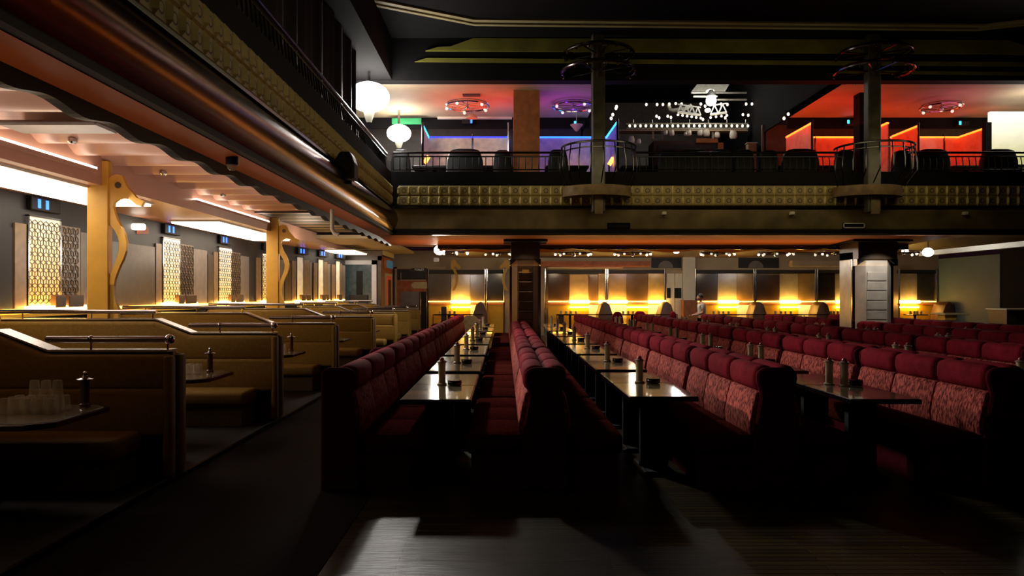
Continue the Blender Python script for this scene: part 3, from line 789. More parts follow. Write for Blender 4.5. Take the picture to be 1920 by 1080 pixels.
# ================================================================== MASTS WITH PULPITS ON THE BACK BALCONY
def mast(label, px):
    d = 15.5; t = thing('ship_mast', label, 'mast', (W(px,d), d, 0), group='ship masts on the balcony front')
    MB().rbox(-.135, .135, -.06, .16, E(1.70), ZC-.05, .02, 1).obj('pole', 'mast_wood', t)
    MB().box(-.085, .085, -.09, -.06, H(402,d), H(368,d)).obj('stem', 'stem_tan', t)
    R = .72
    MB().prism([(R*cos(pi+pi*i/20), R*.75*sin(pi+pi*i/20)+.32) for i in range(21)], 'z', E(2.05), E(2.26)).obj('pulpit_floor', 'drum_brown', t)
    r = MB().ring((0,.0,E(3.04)), .76, .022, 40, 6, pi*.92, 2.08*pi).ring((0,0,E(2.93)), .75, .014, 40, 6, pi*.92, 2.08*pi)
    r.obj('pulpit_rail', 'steel', t, smooth=True)
    b = MB()
    for i in range(11):
        q = pi+pi*i/10; c, s_ = cos(q), sin(q)
        b.tube([(.70*c,.70*s_*.8+.1,E(2.26)), (.80*c,.80*s_,E(2.5)), (.80*c,.80*s_,E(2.7)), (.75*c,.75*s_,E(3.03))], .013, 6)
    b.obj('baluster_bar', 'steel', t, smooth=True)
    for z, R2, n in ((E(4.62), .76, 'lower_ring'), (E(4.98), .72, 'upper_ring')):
        w = MB().ring((0,0,z), R2, .03, 48, 8)
        w.ring((0,0,z+.06), R2*.93, .016, 40, 6)
        o = w.obj(n, 'dark_chrome', t, smooth=True)
        sp = MB()
        for i in range(8):
            q = 2*pi*i/8+.2; sp.cyl((.1*cos(q),.1*sin(q),z), (R2*cos(q),R2*sin(q),z), .014, n=6)
        for i in range(16):
            q = 2*pi*i/16; sp.ball((R2*cos(q), R2*sin(q), z-.05), .022, 6)
        sp.obj('spoke', 'dark_chrome', o)
    MB().cyl((0,.04,E(4.5)),(0,.04,E(5.1)),.12,n=14).obj('hub', 'bronze_dark', t, smooth=True)
    return t
mast('ship mast with wheel rings and pulpit, left of the stage lights', 1122)
mast('ship mast with wheel rings and pulpit, in front of the red screens', 1638)
# railings
def railing(label, x0, x1, y):
    t = thing('balcony_railing', label, 'railing', (0,y,0))
    zt = E(3.0); zb = E(2.62)
    MB().tube([(x0,0,zt),(x1,0,zt)], .024, 8).tube([(x0,0,zt-.085),(x1,0,zt-.085)], .014, 6).tube([(x0,0,zb+.02),(x1,0,zb+.02)], .014, 6).obj('rail', 'steel', t, smooth=True)
    n = int((x1-x0)/.137); m = MB()
    for i in range(n+1):
        x = x0+(x1-x0)*i/n; m.tube([(x,0,zb),(x,-.03,zb+.07),(x,-.035,zb+.15),(x,0,zt-.085)], .011, 5)
    m.obj('baluster_infill', 'black', t, smooth=True)
railing('black iron railing along the back balcony, left of the left mast', BX+.05, W(1122,BD)-.72, BD-.1)
railing('black iron railing along the back balcony, between the two masts', W(1122,BD)+.72, W(1638,BD)-.72, BD-.1)
railing('black iron railing along the back balcony, right of the right mast', W(1638,BD)+.72, 14.5, BD-.1)
t = thing('balcony_railing', 'dark iron railing along the left balcony above the copper edge', 'railing', (BX-.12,0,0))
MB().tube([(0,-1,E(3.0)),(0,BD,E(3.0))], .024, 8).tube([(0,-1,E(2.92)),(0,BD,E(2.92))], .014, 6).obj('rail', 'steel', t)
m = MB()
for i in range(110): m.tube([(0,.1+i*.143,E(2.62)),(.03,.1+i*.143,E(2.7)),(0,.1+i*.143,E(2.92))], .011, 5)
m.obj('baluster_infill', 'black', t)

# ================================================================== BALCONY SEATS
def tub(label, w=.62, h=1.28):
    t = thing('balcony_chair', label, 'seat', group='dark seats on the balcony')
    MB().prism([(-w/2,.0),(-w/2,.5),(-w/2+.02,h-.25),(-w*.38,h-.04),(-w*.2,h),(w*.2,h),(w*.38,h-.04),(w/2-.02,h-.25),(w/2,.5),(w/2,0)], 'y', -.1, .1, bevel=.03).obj('backrest', 'black', t, smooth=True)
    MB().rbox(-w/2, w/2, .1, .6, .0, .46, .04).obj('seat', 'black', t, smooth=True)
    return t
def btable(label, w=1.0):
    t = thing('balcony_table', label, 'table', group='dark tables on the balcony')
    MB().rbox(-w/2, w/2, -.35, .35, 1.0, 1.06, .01, 1).obj('tabletop', 'black', t)
    MB().cyl((0,0,0),(0,0,1.0),.05).obj('pedestal', 'black', t); MB().lathe((0,0,0),[(.25,0),(.25,.02),(.06,.04)],14).obj('foot', 'black', t)
    return t
sp = None
seats = [(752,1.0),(872,1.15),(942,.95),(1046,1.05),(1252,1.0),(1300,1.1),(1350,1.1),(1394,1.05),(1440,.95),(1500,1.15),(1583,1.0),(1690,.95),(1745,1.1),(1872,1.12)]
for k, (px, sc) in enumerate(seats):
    lab = 'dark high-backed chair behind the balcony railing, %s from the left' % ORD[k]
    d = 16.75
    if sp is None: sp = tub(lab); o = sp; o.location = (W(px,d),d,3.6)
    else: o = dup(sp, (W(px,d),d,3.6), lab)
    o.scale = (sc*(1.2 if k in (1,5,9,12,13) else .72), 1, .86+.14*sc); o.location.y = d+(0 if k % 2 else -.02)
tp = None
for k, (px, d) in enumerate(((815,17.76),(930,17.76),(1062,17.76),(1200,17.76),(1470,17.76),(1560,17.76),(1810,17.76),(1912,17.62))):
    lab = 'dark table behind the balcony railing, %s from the left' % ORD[k]
    if tp is None: tp = btable(lab); tp.location = (W(px,d),d,3.6)
    else: dup(tp, (W(px,d),d,3.6), lab)

# ================================================================== LIT SCREENS OF THE UPPER ROOM
ramp_emit('red_glow', 4.4, 5.75, (170,40,36), .14, (255,24,10), .5)  # light of the strips on the screen sheets, painted in as emission
ramp_emit('blue_glow', 4.4, 5.75, (120,120,150), .10, (50,50,210), .38)
ramp_emit('pale_glow', 4.4, 5.7, (150,150,165), .22, (110,100,150), .22)
def screen(name, label, p0, p1, zt, glow, led, corner=None):
    """a frosted standing screen from p0 to p1 with a light strip along its top"""
    t = thing(name, label, 'screen', (0,0,0))
    a = Vector(p0); b = Vector(p1); n = Vector((-(b-a).y,(b-a).x)).normalized()*.012
    def slab(z0, z1, k, inset=0):
        u = (b-a).normalized()*inset; A = a+u; B = b-u
        pts = [A+n*k,B+n*k,B-n*k,A-n*k]
        return MB().add([(p.x,p.y,z0) for p in pts]+[(p.x,p.y,z1) for p in pts], [(0,1,2,3),(4,5,6,7),(0,1,5,4),(1,2,6,5),(2,3,7,6),(3,0,4,7)])
    slab(3.6, zt-.04, 1).obj('sheet', glow, t)
    if led: slab(zt-.04, zt, 2.2).obj('light_strip', led, t)
    for p in ((b,) if corner is None else corner):
        MB().cyl((p.x,p.y,3.6),(p.x,p.y,zt+.06),.03,n=8).obj('edge_post', 'dark_chrome', t)
    return t
D0, D1, ZT = 17.8, 19.3, E(4.08)
xL = W(803,D1); xM = W(953,D1); xN = W(1010,D1); xO = W(1138,D1)
V = lambda x,y: Vector((x,y))
screen('frosted_screen', 'frosted wing screen with cyan top light at the left of the blue booth', (xL,D1), (xL,18.0), ZT, 'pale_glow', 'led_cyan')
screen('frosted_screen', 'wide frosted screen with thin blue top line in the left blue booth', (xL,D1), (xM,D1), ZT, 'pale_glow', 'led_bluedim', corner=(V(xM,D1),V(W(886,D1),D1)))
screen('frosted_screen', 'edge-on screen with cyan top light beside the brown balcony column', (xM,D1-.02), (xM,18.0), ZT, 'blue_glow', 'led_cyan')
screen('frosted_screen', 'blue-lit screen between the brown balcony column and the left mast', (xN,D1), (xO,D1), ZT, 'blue_glow', 'led_blue', corner=(V(xN,D1),))
screen('frosted_screen', 'slanting blue wing screen just right of the left mast', (xO,D1), (xO+.02,17.6), ZT, 'blue_glow', 'led_cyan')
xs = [W(1475,D1), W(1605,D1), W(1690,D1), W(1798,D1)]
screen('frosted_screen', 'red wing screen at the left of the red booths, slanting top light', (xs[0],D1), (xs[0],17.7), ZT, 'red_glow', 'led_red')
screen('frosted_screen', 'broad red back screen left of the right mast', (xs[0],D1), (xs[1],D1), ZT, 'red_glow', 'led_red', corner=(V(W(1528,D1),D1),))
screen('frosted_screen', 'red wing screen directly left of the right mast', (xs[1],D1), (xs[1],17.7), ZT, 'red_glow', 'led_red', corner=())
screen('frosted_screen', 'red wing screen right of the right mast, slanting top light', (W(1722,18.0),19.2), (W(1722,18.0),18.0), ZT, 'red_glow', 'led_red')
screen('frosted_screen', 'broad red back screen right of the right mast', (W(1722,18.0),D1), (xs[3],D1), ZT, 'red_glow', 'led_red', corner=(V(W(1770,D1),D1),))
screen('frosted_screen', 'pale patterned wing screen with red top light by the white wall', (xs[3],D1), (xs[3],18.1), ZT, 'red_glow', 'led_red')
screen('frosted_screen', 'short red screen stub right beside the right mast', (W(1646,18.6),18.6), (W(1660,18.6),18.6), ZT, 'red_glow', 'led_red', corner=())
t = thing('white_partition', 'bright white wall panel at the far right of the balcony', 'wall panel', (0,0,0))
ramp_emit('lit_wall_glow', 4.9, 6.0, (190,190,110), .75, (255,250,240), 1.05)  # lamp light falling on this wall is painted in as emission
MB().box(W(1857,18.0), 15.9, 18.0, 18.1, 3.6, H(209,18)).obj('sheet', 'lit_wall_glow', t)
MB().box(W(1846,18.0), W(1857,18.0), 17.95, 18.1, 3.6, H(230,18)).obj('edge_post', 'ceiling_dark', t)
# low amber strips and lit bits behind the railing
for k, (a,b,py) in enumerate(((830,860,315),(885,916,315),(915,945,322),(1028,1042,317),(1072,1096,317),(1046,1066,323))):
    t = thing('amber_strip', 'short amber light strip low behind the balcony railing, %s from the left' % ORD[k], 'light strip', (W((a+b)/2,18.9),18.9,3.6), group='amber strips behind the railing')
    h = (W(b,18.9)-W(a,18.9))/2
    MB().rbox(-h, h, -.05, .05, H(py+1.5,18.9)-3.6, H(py-1.5,18.9)-3.6, .01, 1).obj('tube', 'led_orange', t)
    MB().box(-h, h, -.03, .08, 0, H(py+1.5,18.9)-3.6).obj('plinth', 'sign_brown', t)
for k, (px,py) in enumerate(((800,299),(1146,302))):
    d = 18.2; t = thing('tube_lamp', 'small tilted warm tube lamp behind the railing, %s' % ['by the blue booth','by the left mast'][k], 'lamp', (0,0,0))
    MB().tube([(W(px-4,d),d,H(py+7,d)),(W(px+4,d),d,H(py-6,d))], .05, 8).obj('tube', 'led_orange', t); MB().cyl((W(px-4,d),d,3.6),(W(px-4,d),d,H(py+7,d)),.02,n=6).obj('stand', 'black', t)
# small black boxes with a blue pilot light under the upper ceiling
for k, (px,py,side) in enumerate(((876,228,1),(1086,231,-1),(1597,229,-1),(1806,231,-1))):
    d = 19.15; t = thing('monitor_box', 'small black box with blue light under the upper ceiling, %s from the left' % ORD[k], 'monitor', (W(px,d), d, H(py,d)), group='black boxes with blue light')
    MB().rbox(-.13, .13, -.05, .15, -.07, .05, .01, 1).obj('case', 'black', t)
    MB().box(side*.11-.025, side*.11+.025, -.06, -.05, -.05, .04).obj('pilot_light', 'led_blue' if k < 1 else 'led_cyan', t)
# flood lamps, sign, vent
for k, (px,py,d,r) in enumerate(((692,182,15.3,.42),(748,250,18.5,.30))):
    t = thing('hanging_flood_lamp', ['large blinding flood lamp at the corner of the left balcony','smaller blinding flood lamp below the green sign on the left balcony'][k], 'flood lamp', (W(px,d), d, H(py,d)))
    MB().ball((0,0,0), r, 20, .72).obj('lens', 'lamp_white', t, smooth=True)
    MB().cyl((0,0,r*.6),(0,0,E(4.57)-H(py,d)), .03).obj('stem', 'chrome', t)
    MB().lathe((0,0,-r*1.25), [(.05,0),(.09,.12),(.14,.3)], 12).obj('tail_cone', 'plaster_white', t, smooth=True)
t = thing('exit_sign', 'green sign hanging right of the flood lamps on the balcony', 'sign', (0,19.0,0))
MB().box(W(735,19), W(790,19), -.02, .02, H(233,19), H(222,19)).obj('board', 'green_sign', t)
t = thing('air_vent', 'dark slot vent in the red part of the upper ceiling', 'vent', (W(884,17.1),17.1,UC))
MB().box(-.2,.2,-.1,.1,-.02,0).obj('grille', 'wall_dark', t)
def hull_ring(label, loc, R, bulbs, group, drop=.2, dim=False):
    t = thing('ring_chandelier', label, 'chandelier', loc, group=group)
    MB().ring((0,0,0), R, .022, 36, 6).ring((0,0,.05), R*.96, .012, 30, 5).obj('ring', 'chrome', t, smooth=True)
    s = MB()
    for i in range(6):
        q = 2*pi*i/6+.3; s.cyl((0,0,.02),(R*cos(q),R*sin(q),0),.01,n=5)
    s.obj('spoke', 'chrome', t)
    MB().cyl((0,0,-.03),(0,0,drop),.018,n=8).ball((0,0,-.04),.05,10).obj('stem', 'chrome', t, smooth=True)
    for i in range(bulbs):
        q = 2*pi*i/bulbs+.5; c = MB().ball((R*.97*cos(q),R*.97*sin(q),-.045),.036,8).obj('bulb', 'bulb_dim' if (dim or i % 3) else 'bulb', t, smooth=True)
    return t
hull_ring('chrome ring chandelier under the red upper ceiling', (W(876,17.4),17.4,H(199,17.4)), .50, 5, 'upper ring chandeliers', .12, True)
hull_ring('dim ring chandelier under the purple upper ceiling', (W(1075,17.8),17.8,H(200,17.8)), .48, 4, 'upper ring chandeliers', .12, True)
hull_ring('dim ring chandelier under the red ceiling at right of the right mast', (W(1765,17.6),17.6,H(201,17.6)), .45, 4, 'upper ring chandeliers', .1, True)
o = MB().lathe((W(885,18.4),18.4,H(222,18.4)), [(.14,0),(.11,.06),(.04,.11)], 14).obj('ceiling_fan_cap', 'plaster', smooth=True); tag(o, 'pale bowl-shaped fitting above the black box in the blue booth', 'fitting')
o = MB().lathe((W(1081,18.6),18.6,H(246,18.6)), [(.03,0),(.08,.06),(.16,.16)], 14).cyl((W(1081,18.6),18.6,H(246,18.6)+.16),(W(1081,18.6),18.6,UC),.012,n=6).obj('pendant_uplighter', 'plaster', smooth=True); tag(o, 'purple lit cone fitting below the black box left of the left mast', 'fitting')

# ================================================================== STAGE
S = 22.0
def sx(p): return W(p,S)
def sz(p): return H(p,S)
t = thing('light_batten', 'long black batten with a row of small white bulbs over the stage', 'light batten', (0,S,0))
MB().box(sx(1174), sx(1402), -.04, .06, sz(233), sz(231)).box(sx(1174), sx(1402), -.04, .06, sz(242.5), sz(240)).obj('bar', 'truss', t)
MB().box(sx(1174), sx(1402), .03, .06, sz(241), sz(232)).obj('backing', 'black', t)
for i in range(23): MB().ball((sx(1180.5+10.05*i), -.03, sz(236.5)), .034, 8, 1.3).obj('bulb', 'bulb', t, smooth=True)
for k in range(7): MB().cyl((sx(1188+35*k), 0, sz(232)), (sx(1188+35*k), 0, sz(224)), .012, n=5).obj('hanger', 'truss', t)
def truss(label, a, b, h, nb, mm='truss_lit'):
    t = thing('truss', label, 'truss', (0,S-.4,0), group='lit truss pieces')
    A = Vector((sx(a[0]),0,sz(a[1]))); B = Vector((sx(b[0]),0,sz(b[1])))
    up = Vector((0,0,h))
    m = MB().cyl(A,B,.035,n=6).cyl(A+up,B+up,.02,n=6); k = nb
    for i in range(k):
        p = A.lerp(B,i/k); q = A.lerp(B,(i+.5)/k)+up; r = A.lerp(B,(i+1)/k); m.cyl(p,q,.02,n=5).cyl(q,r,.02,n=5)
    m.obj('frame', mm, t)
    for i in range(k+2):
        p = A.lerp(B, i/(k+1)); MB().ball((p.x,p.y-.02,p.z-.09), .034, 8).obj('bulb', 'bulb', t, smooth=True)
mat('truss_lit', (220,218,205), .5, emit=(230,228,215), es=.18)  # lit copy of the truss metal, stage light put in as emission
truss('white lit truss piece left of the stage lamp', (1265,216), (1307,222), .22, 4)
truss('white lit truss piece right of the stage lamp', (1325,221), (1355,217), .26, 2)
o = MB().tube([(sx(1253),S,sz(196)),(sx(1256),S,sz(205)),(sx(1262),S,sz(207)),(sx(1288),S,sz(203)),(sx(1296),S,sz(197))], .06, 6).obj('curved_bracket', 'truss', smooth=True); tag(o, 'curved grey bracket left of the stage lamp', 'bracket')
t = thing('stage_lamp', 'blinding lamp at the top of the stage with its reflections', 'stage lamp', (sx(1328),S-.3,sz(194)))
MB().ball((0,0,0), .15, 16).obj('lens', 'lamp_white', t, smooth=True); MB().lathe((0,0,.12),[(.16,0),(.12,.1),(.05,.2)],14).obj('hood', 'truss', t, smooth=True)
MB().ball((-.07,.1,-.25), .09, 12, .7).obj('reflection_glow', 'lamp_soft', t, smooth=True)  # glowing balls standing in for the lamp's reflections
MB().ball((0,.1,.30), .12, 12, .5).obj('reflection_glow', 'lamp_soft', t, smooth=True)
ramp_emit('lit_hood', H(172,23), H(140,23), (225,225,210), .3, (120,120,112), .16)  # light on the canvas flat put into its emission
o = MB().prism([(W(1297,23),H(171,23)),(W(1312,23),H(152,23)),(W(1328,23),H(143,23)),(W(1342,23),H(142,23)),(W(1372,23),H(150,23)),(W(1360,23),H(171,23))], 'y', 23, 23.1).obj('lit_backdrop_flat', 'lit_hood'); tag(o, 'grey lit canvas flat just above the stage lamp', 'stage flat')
for k, (a,b,y0) in enumerate(((1296,1400,174),(1300,1345,181),(1345,1400,187))):
    o = MB().cyl((sx(a),S,sz(y0)),(sx(b),S,sz(y0)),.03,n=6).obj('lighting_bar', 'truss'); tag(o, 'thin lighting bar crossing the stage lamp, %s from the top' % ORD[k], 'lighting bar', 'lighting bars')
# strings of small stage bulbs
pts = [(1232,196),(1243,196),(1255,195),(1267,194),(1278,195),(1314,195),(1322,199),(1340,196),(1352,195),(1364,196),(1399,195),(1410,195),(1418,196),(1434,195),(1231,218),(1236,221),(1252,218),(1258,220),(1393,215),(1403,216),(1155,203),(1156,200),(1149,215),(1146,222),(1443,241),(1360,221),(1318,224),(1212,196),(1420,193),(1470,222),(1478,214),(1487,205),(1494,200)]
bd = None
for k, (px,py) in enumerate(pts):
    lab = 'small white stage bulb %s, %s along its string' % ('left of the stage lamp' if px < 1320 else 'right of the stage lamp', ORD[k % 15] if k < 15 else ('upper '+ORD[k-15] if k < 30 else 'slanting '+ORD[k-30]))
    d = S-.2 if px < 1460 and px > 1160 else 19.0
    if bd is None:
        bd = MB().ball((0,0,0), .034, 8, 1.3).obj('stage_bulb', 'bulb', smooth=True, loc=(W(px,d),d,H(py,d))); tag(bd, lab, 'bulb', 'small stage bulbs')
    else:
        c = bd.copy(); COL.objects.link(c); c.location = (W(px,d),d,H(py,d)); c['label'] = lab
# bar and shelf under the stage lights
t = thing('bar_shelf', 'long pale shelf of jugs below the batten of bulbs', 'shelf', (0,S,0))
MB().box(sx(1160), sx(1400), -.1, .3, sz(247), sz(244)).obj('board', 'plaster', t)
for q in (1222,1239,1334): MB().box(sx(q), sx(q+4), -.05, .0, sz(261), sz(245)).obj('bracket', 'plaster', t)
jp = None
for k, (px,py,w) in enumerate(((1246,252,4),(1257,252,5),(1289,252,5),(1310,252,5),(1322,252,6),(1342,256,5),(1372,256,7),(1182,265,6),(1196,268,4),(1283,254,3))):
    lab = 'pale jug on the stage bar, %s from the left' % ORD[sorted([1246,1257,1289,1310,1322,1342,1372,1182,1196,1283]).index(px)]
    o = MB().lathe((0,0,0), [(.05,-.07),(.07,-.03),(.065,.05),(.05,.08),(.055,.1)], 12).obj('jug', 'plaster_white', smooth=True, loc=(sx(px),S-.15,sz(py))); o.scale = (w/4.2,1,w/5.0)
    tag(o, lab, 'jug', 'pale jugs on the stage bar')
t = thing('stage_bar', 'dark bar cabinet with orange wooden frame below the stage lights', 'bar counter', (0,S-.3,0))
MB().box(sx(1222), sx(1345), 0, .8, 3.6, sz(268)).obj('carcass', 'sign_brown', t)
MB().box(sx(1300), sx(1350), -.05, .0, sz(272), sz(264)).box(sx(1340), sx(1350), -.05, 0, sz(286), sz(264)).obj('front_frame', 'stage_wood', t)
MB().box(sx(1230), sx(1338), -.03, .0, sz(284), sz(276)).obj('drawer', 'wall_dark', t)
t = thing('white_pedestal', 'pale square pedestal right of the stage bar', 'pedestal', (sx(1396),S-.6,0))
MB().rbox(-.13, .13, -.1, .1, 3.6, sz(278), .02, 1).obj('body', 'plaster', t); MB().rbox(-.15,.15,-.12,.12,sz(278),sz(276),.01,1).obj('top', 'plaster_white', t)
# ================================================================== BACK WALL: GLASS BAYS WITH AMBER LEDGES
def pane_mat(rgb):  # base colours carry the panes' reflections and ledge light
    n = 'pane_%d_%d_%d' % rgb
    if n not in MATS: mat(n, rgb, .16, var=.22, vs=2.0, spec=.6)
    return n
BAY = [(801,911,[(804,846,(74,62,52)),(846,882,(176,160,128)),(882,909,(132,112,84))]),
       (911,947,[(914,944,(66,56,44))]),
       (1020,1137,[(1028,1068,(92,66,46)),(1068,1104,(196,166,118)),(1104,1122,(132,98,62)),(1122,1135,(196,160,104))]),
       (1137,1248,[(1139,1175,(168,138,92)),(1175,1215,(120,90,54)),(1215,1246,(186,154,92))]),
       (1302,1415,[(1305,1346,(60,48,46)),(1346,1382,(160,146,112)),(1382,1412,(150,118,66))]),
       (1415,1530,[(1418,1462,(66,46,34)),(1462,1497,(160,146,116)),(1497,1528,(146,118,72))]),
       (1530,1604,[(1532,1566,(34,28,20)),(1566,1602,(150,138,112))]),
       (1683,1757,[(1686,1720,(140,126,108)),(1720,1752,(40,36,32))])]
WHERE = ['by the toilet door','narrow, left of the dark column','right of the dark column','left of the white door','right of the white door','second left of bright column','nearest left of bright column','by the grey right wall']
ramp_emit('amber_strip_glow', bz(600), bz(573), (255,160,10), .45, (255,226,120), 1.15)  # light from the strip above, painted into the lower panels as emission
for k, (a,b,panes) in enumerate(BAY):
    t = thing('glass_bay', 'glass-panelled bay with amber ledge, %s' % WHERE[k], 'glass screen', (0,YB,0), group='glass bays along the back wall')
    MB().box(bx(a), bx(b), .0, .04, bz(513), bz(506)).obj('header', 'wall_dark', t)
    for (p,q,c) in panes:
        MB().box(bx(p), bx(q-.8), .0, .03, bz(563), bz(512 if (p+q) % 3 else 515)).obj('pane', pane_mat(c), t)
    for p in (a+1.8, b-1.8): MB().cyl((bx(p),-.04,0),(bx(p),-.04,bz(504)),.035,n=8).obj('post', 'chrome', t)
    hot = MB(); warm = MB(); lo = MB()
    for (p,q,c) in panes:
        bright = sum(c) > 360
        (hot if bright else warm).box(bx(p), bx(q), -.22 if bright else -.10, -.02, bz(568.5 if bright else 566.5), bz(563 if bright else 564.5))
        z1 = bz(571); z0 = 0
        if p in (882,1104,1122,1139,1215,1382,1497): MB().box(bx(p), bx(q-.6), -.02, .04, z0, z1).obj('strip_lit_panel', 'amber_strip_glow', t)
        else: lo.box(bx(p), bx(q-.6), -.02, .04, z0, z1)
    if hot.v: hot.obj('light_strip', 'led_yellow_hot', t)
    if warm.v: warm.obj('light_strip', 'led_yellow', t)
    lo.obj('lower_panel', 'yellow_wall', t)
    MB().box(bx(a), bx(b), -.05, .02, bz(571.5), bz(569)).obj('ledge', 'orange_wall', t)
    und = MB()
    for (p,q,c) in panes:
        if p in (846,1068,1175,1346,1462,1566,1686): und.box(bx(p), bx(q), -.12, -.04, bz(577), bz(575))
    if und.v: und.obj('ledge_reflection', 'led_yellow_hot', t)  # glowing bar that paints the strip's reflection below the ledge
    # booth furniture in front of the bay
    if b-a > 60:
        o = thing('arched_chair', 'brown arched chair back against the amber wall, %s' % WHERE[k], 'seat', (bx(b-9),YB-1.1,0), group='brown booth seats by the back wall')
        MB().prism([(-.30,0),(-.27,.9),(-.16,1.25),(0,1.38),(.16,1.25),(.27,.9),(.30,0)], 'y', -.06, .75, bevel=.03).obj('backrest', 'shell_brown', o, smooth=True)
        MB().rbox(-.6, -.3, -.05, .72, .1, .48, .05).obj('seat', 'shell_brown', o, smooth=True)
        o = thing('wall_table', 'small dark table before the amber wall, %s' % WHERE[k], 'table', (bx((a+b)/2-12 if b-a > 100 else a+18),YB-.55,0), group='small tables by the back wall')
        tw = .55 if b-a > 100 else .3; MB().rbox(-tw, tw, -.4, .3, .84, .88, .01, 1).obj('tabletop', 'dark_gloss', o); MB().cyl((0,0,0),(0,0,.84),.05).obj('pedestal', 'black', o)
        for j in range(4):
            g = MB().lathe((0,0,0), [(.04,0),(.045,.12),(.03,.13)], 10).obj('glass', 'canister', smooth=True, loc=((bx((a+b)/2-12)-.35+.19*j) if b-a > 100 else bx(a+18)-.2+.13*j, YB-.6-.05*(j%2), .88))
            tag(g, 'pale cup, %s from left on the small table, %s' % (ORD[j], WHERE[k]), 'cup', 'pale cups by the back wall')
# rail in front of the bays
for k, (a,b) in enumerate(((812,905),(1044,1270),(1350,1560))):
    t = thing('guard_rail', 'thin horizontal chrome rail before the amber bays, %s from the left' % ORD[k], 'rail', (0,YB-1.6,0), group='thin chrome rails')
    d = YB-1.6; z = H(590,d)
    MB().cyl((W(a,d),0,z),(W(b,d),0,z),.018,n=6).obj('bar', 'dark_chrome', t)
    n = 4
    for i in range(n+1): MB().cyl((W(a+(b-a)*i/n,d),0,0),(W(a+(b-a)*i/n,d),0,z),.015,n=6).obj('post', 'dark_chrome', t)
# loudspeaker box and cabinet standing by the left bays, red armchairs
for k, (px,py,w,h) in enumerate(((833,584,10,18),(1052,596,9,14))):
    d = YB-1.3; o = thing('cabinet_box', ['dark square cabinet before the leftmost amber bay','dark small cabinet before the amber wall right of the mirrored column'][k], 'cabinet', (W(px,d),d,0))
    MB().rbox(-w*d/F/2, w*d/F/2, -.2, .2, 0, H(py-h/2,d), .02, 1).obj('case', 'sign_brown', o); MB().box(-w*d/F/2+.03, w*d/F/2-.03, -.21, -.2, .1, H(py-h/2,d)-.06).obj('front_panel', 'wall_dark', o)
for k, (px,w) in enumerate(((1158,22),(1262,14),(1200,26))):
    d = 23.6+.4*k; o = thing('red_armchair', 'rounded rust red armchair beyond the red rows, %s' % ['left of the amber glow','by the white double door','largest of three'][k], 'armchair', (W(px,d),d,0))
    r = w*d/F/2
    MB().prism([(-r,0),(-r,.75),(-r*.8,1.0),(-r*.4,1.1),(r*.4,1.1),(r*.8,1.0),(r,.75),(r,0)], 'y', -.1, .12, bevel=.05).obj('backrest', 'velvet', o, smooth=True)
    MB().rbox(-r, r, .1, .6, .05, .5, .06).obj('seat', 'velvet', o, smooth=True)
# pale rock and plant heap at the end of the first table column
for k, (px,pw,lab) in enumerate(((882,26,'pale draped cloth heap at the far end of the first table column'),)):
    d = 24.5; o = MB().lathe((0,0,0), [(.45,0),(.42,.5),(.3,.8),(.12,.95)], 16).obj('cloth_heap', 'cloth_tan', smooth=True, loc=(W(px,d),d,0)); o.scale = (1.1,.7,1); tag(o, lab, 'cloth')
# white double door with dark windows
t = struct('door_1', MB().box(bx(1250), bx(1264.5), YB-.03, YB+.1, 0, bz(513)).box(bx(1265.5), bx(1279), YB-.03, YB+.1, 0, bz(513)), 'plaster_white')
MB().box(bx(1250), bx(1257), YB-.05, YB-.02, bz(559), bz(540)).box(bx(1264), bx(1277), YB-.05, YB-.02, bz(559), bz(540)).obj('door_window', 'black', t)
MB().box(bx(1247), bx(1281), YB-.02, YB+.12, bz(513), bz(507)).obj('door_head', 'plaster', t)
o = MB().box(bx(1276), bx(1302), YB-.5, YB-.1, 0, bz(564)).box(bx(1275), bx(1303), YB-.52, YB-.08, bz(564), bz(562.5)).obj('side_cabinet', 'stage_wood'); tag(o, 'plain brown counter cabinet right of the white double door', 'cabinet')

# shower of little framed pictures behind the glass: lit pictures seen above the bays
for k, (a,b,c,d_,mm,lab) in enumerate(((858,868,468,474,'paper','small pale emergency box under the lamp by the toilet sign'),)):
    o = MB().rbox(bx(814), bx(824), YB-.3, YB-.2, bz(491), bz(484), .02, 1).obj('wall_mounted_light', 'sign_white'); tag(o, lab, 'emergency light')
# two distant seahorse cut-outs by the first bays
for k, (px,flip,lab) in enumerate(((846,1,'yellow seahorse cut-out behind the leftmost glass bay'),(955,-1,'yellow seahorse cut-out left of the dark mirrored column'))):
    t = thing('hanging_seahorse_cutout', lab, 'cut-out', (bx(px),YB-.12,0), group='distant seahorse cut-outs')
    f = lambda x,y: (flip*(bx(946+x)), bz(y))
    MB().prism([f(0,492),f(4,487),f(8,487),f(10,492),f(19,501),f(16,505),f(8,500),f(4,503),f(0,504)], 'y', -.02, .02).obj('head', 'ochre_post', t)
    n = 9; m = MB(); vs = []; fs = []
    for y in (-.02,.02):
        for i in range(n):
            q = i/(n-1); yy = 503+42*q; xx = 2+7*sin(pi*q); vs += [(f(xx,yy)[0],y,f(xx,yy)[1]),(f(xx+5,yy)[0],y,f(xx+5,yy)[1])]
    for i in range(n-1):
        a = 2*i; b = 2*n+2*i
        fs += [(a,a+1,a+3,a+2),(b,b+2,b+3,b+1),(a,a+2,b+2,b),(a+1,b+1,b+3,a+3)]
    m.add(vs,fs).obj('neck', 'ochre_post', t)
t = thing('exit_sign', 'green sign above the last glass bay beside the bright mirrored column', 'sign', (0,YB-.4,0))
MB().prism([(W(1692,27.6),H(506,27.6)),(W(1712,27.6),H(506,27.6)),(W(1712,27.6),H(492,27.6)),(W(1697,27.6),H(493,27.6)),(W(1692,27.6),H(499,27.6))], 'y', -.03, .03).obj('board', 'green_sign', t)
t = thing('exit_sign', 'green sign high above the right wall lamp', 'sign', (0,YB-.5,0))
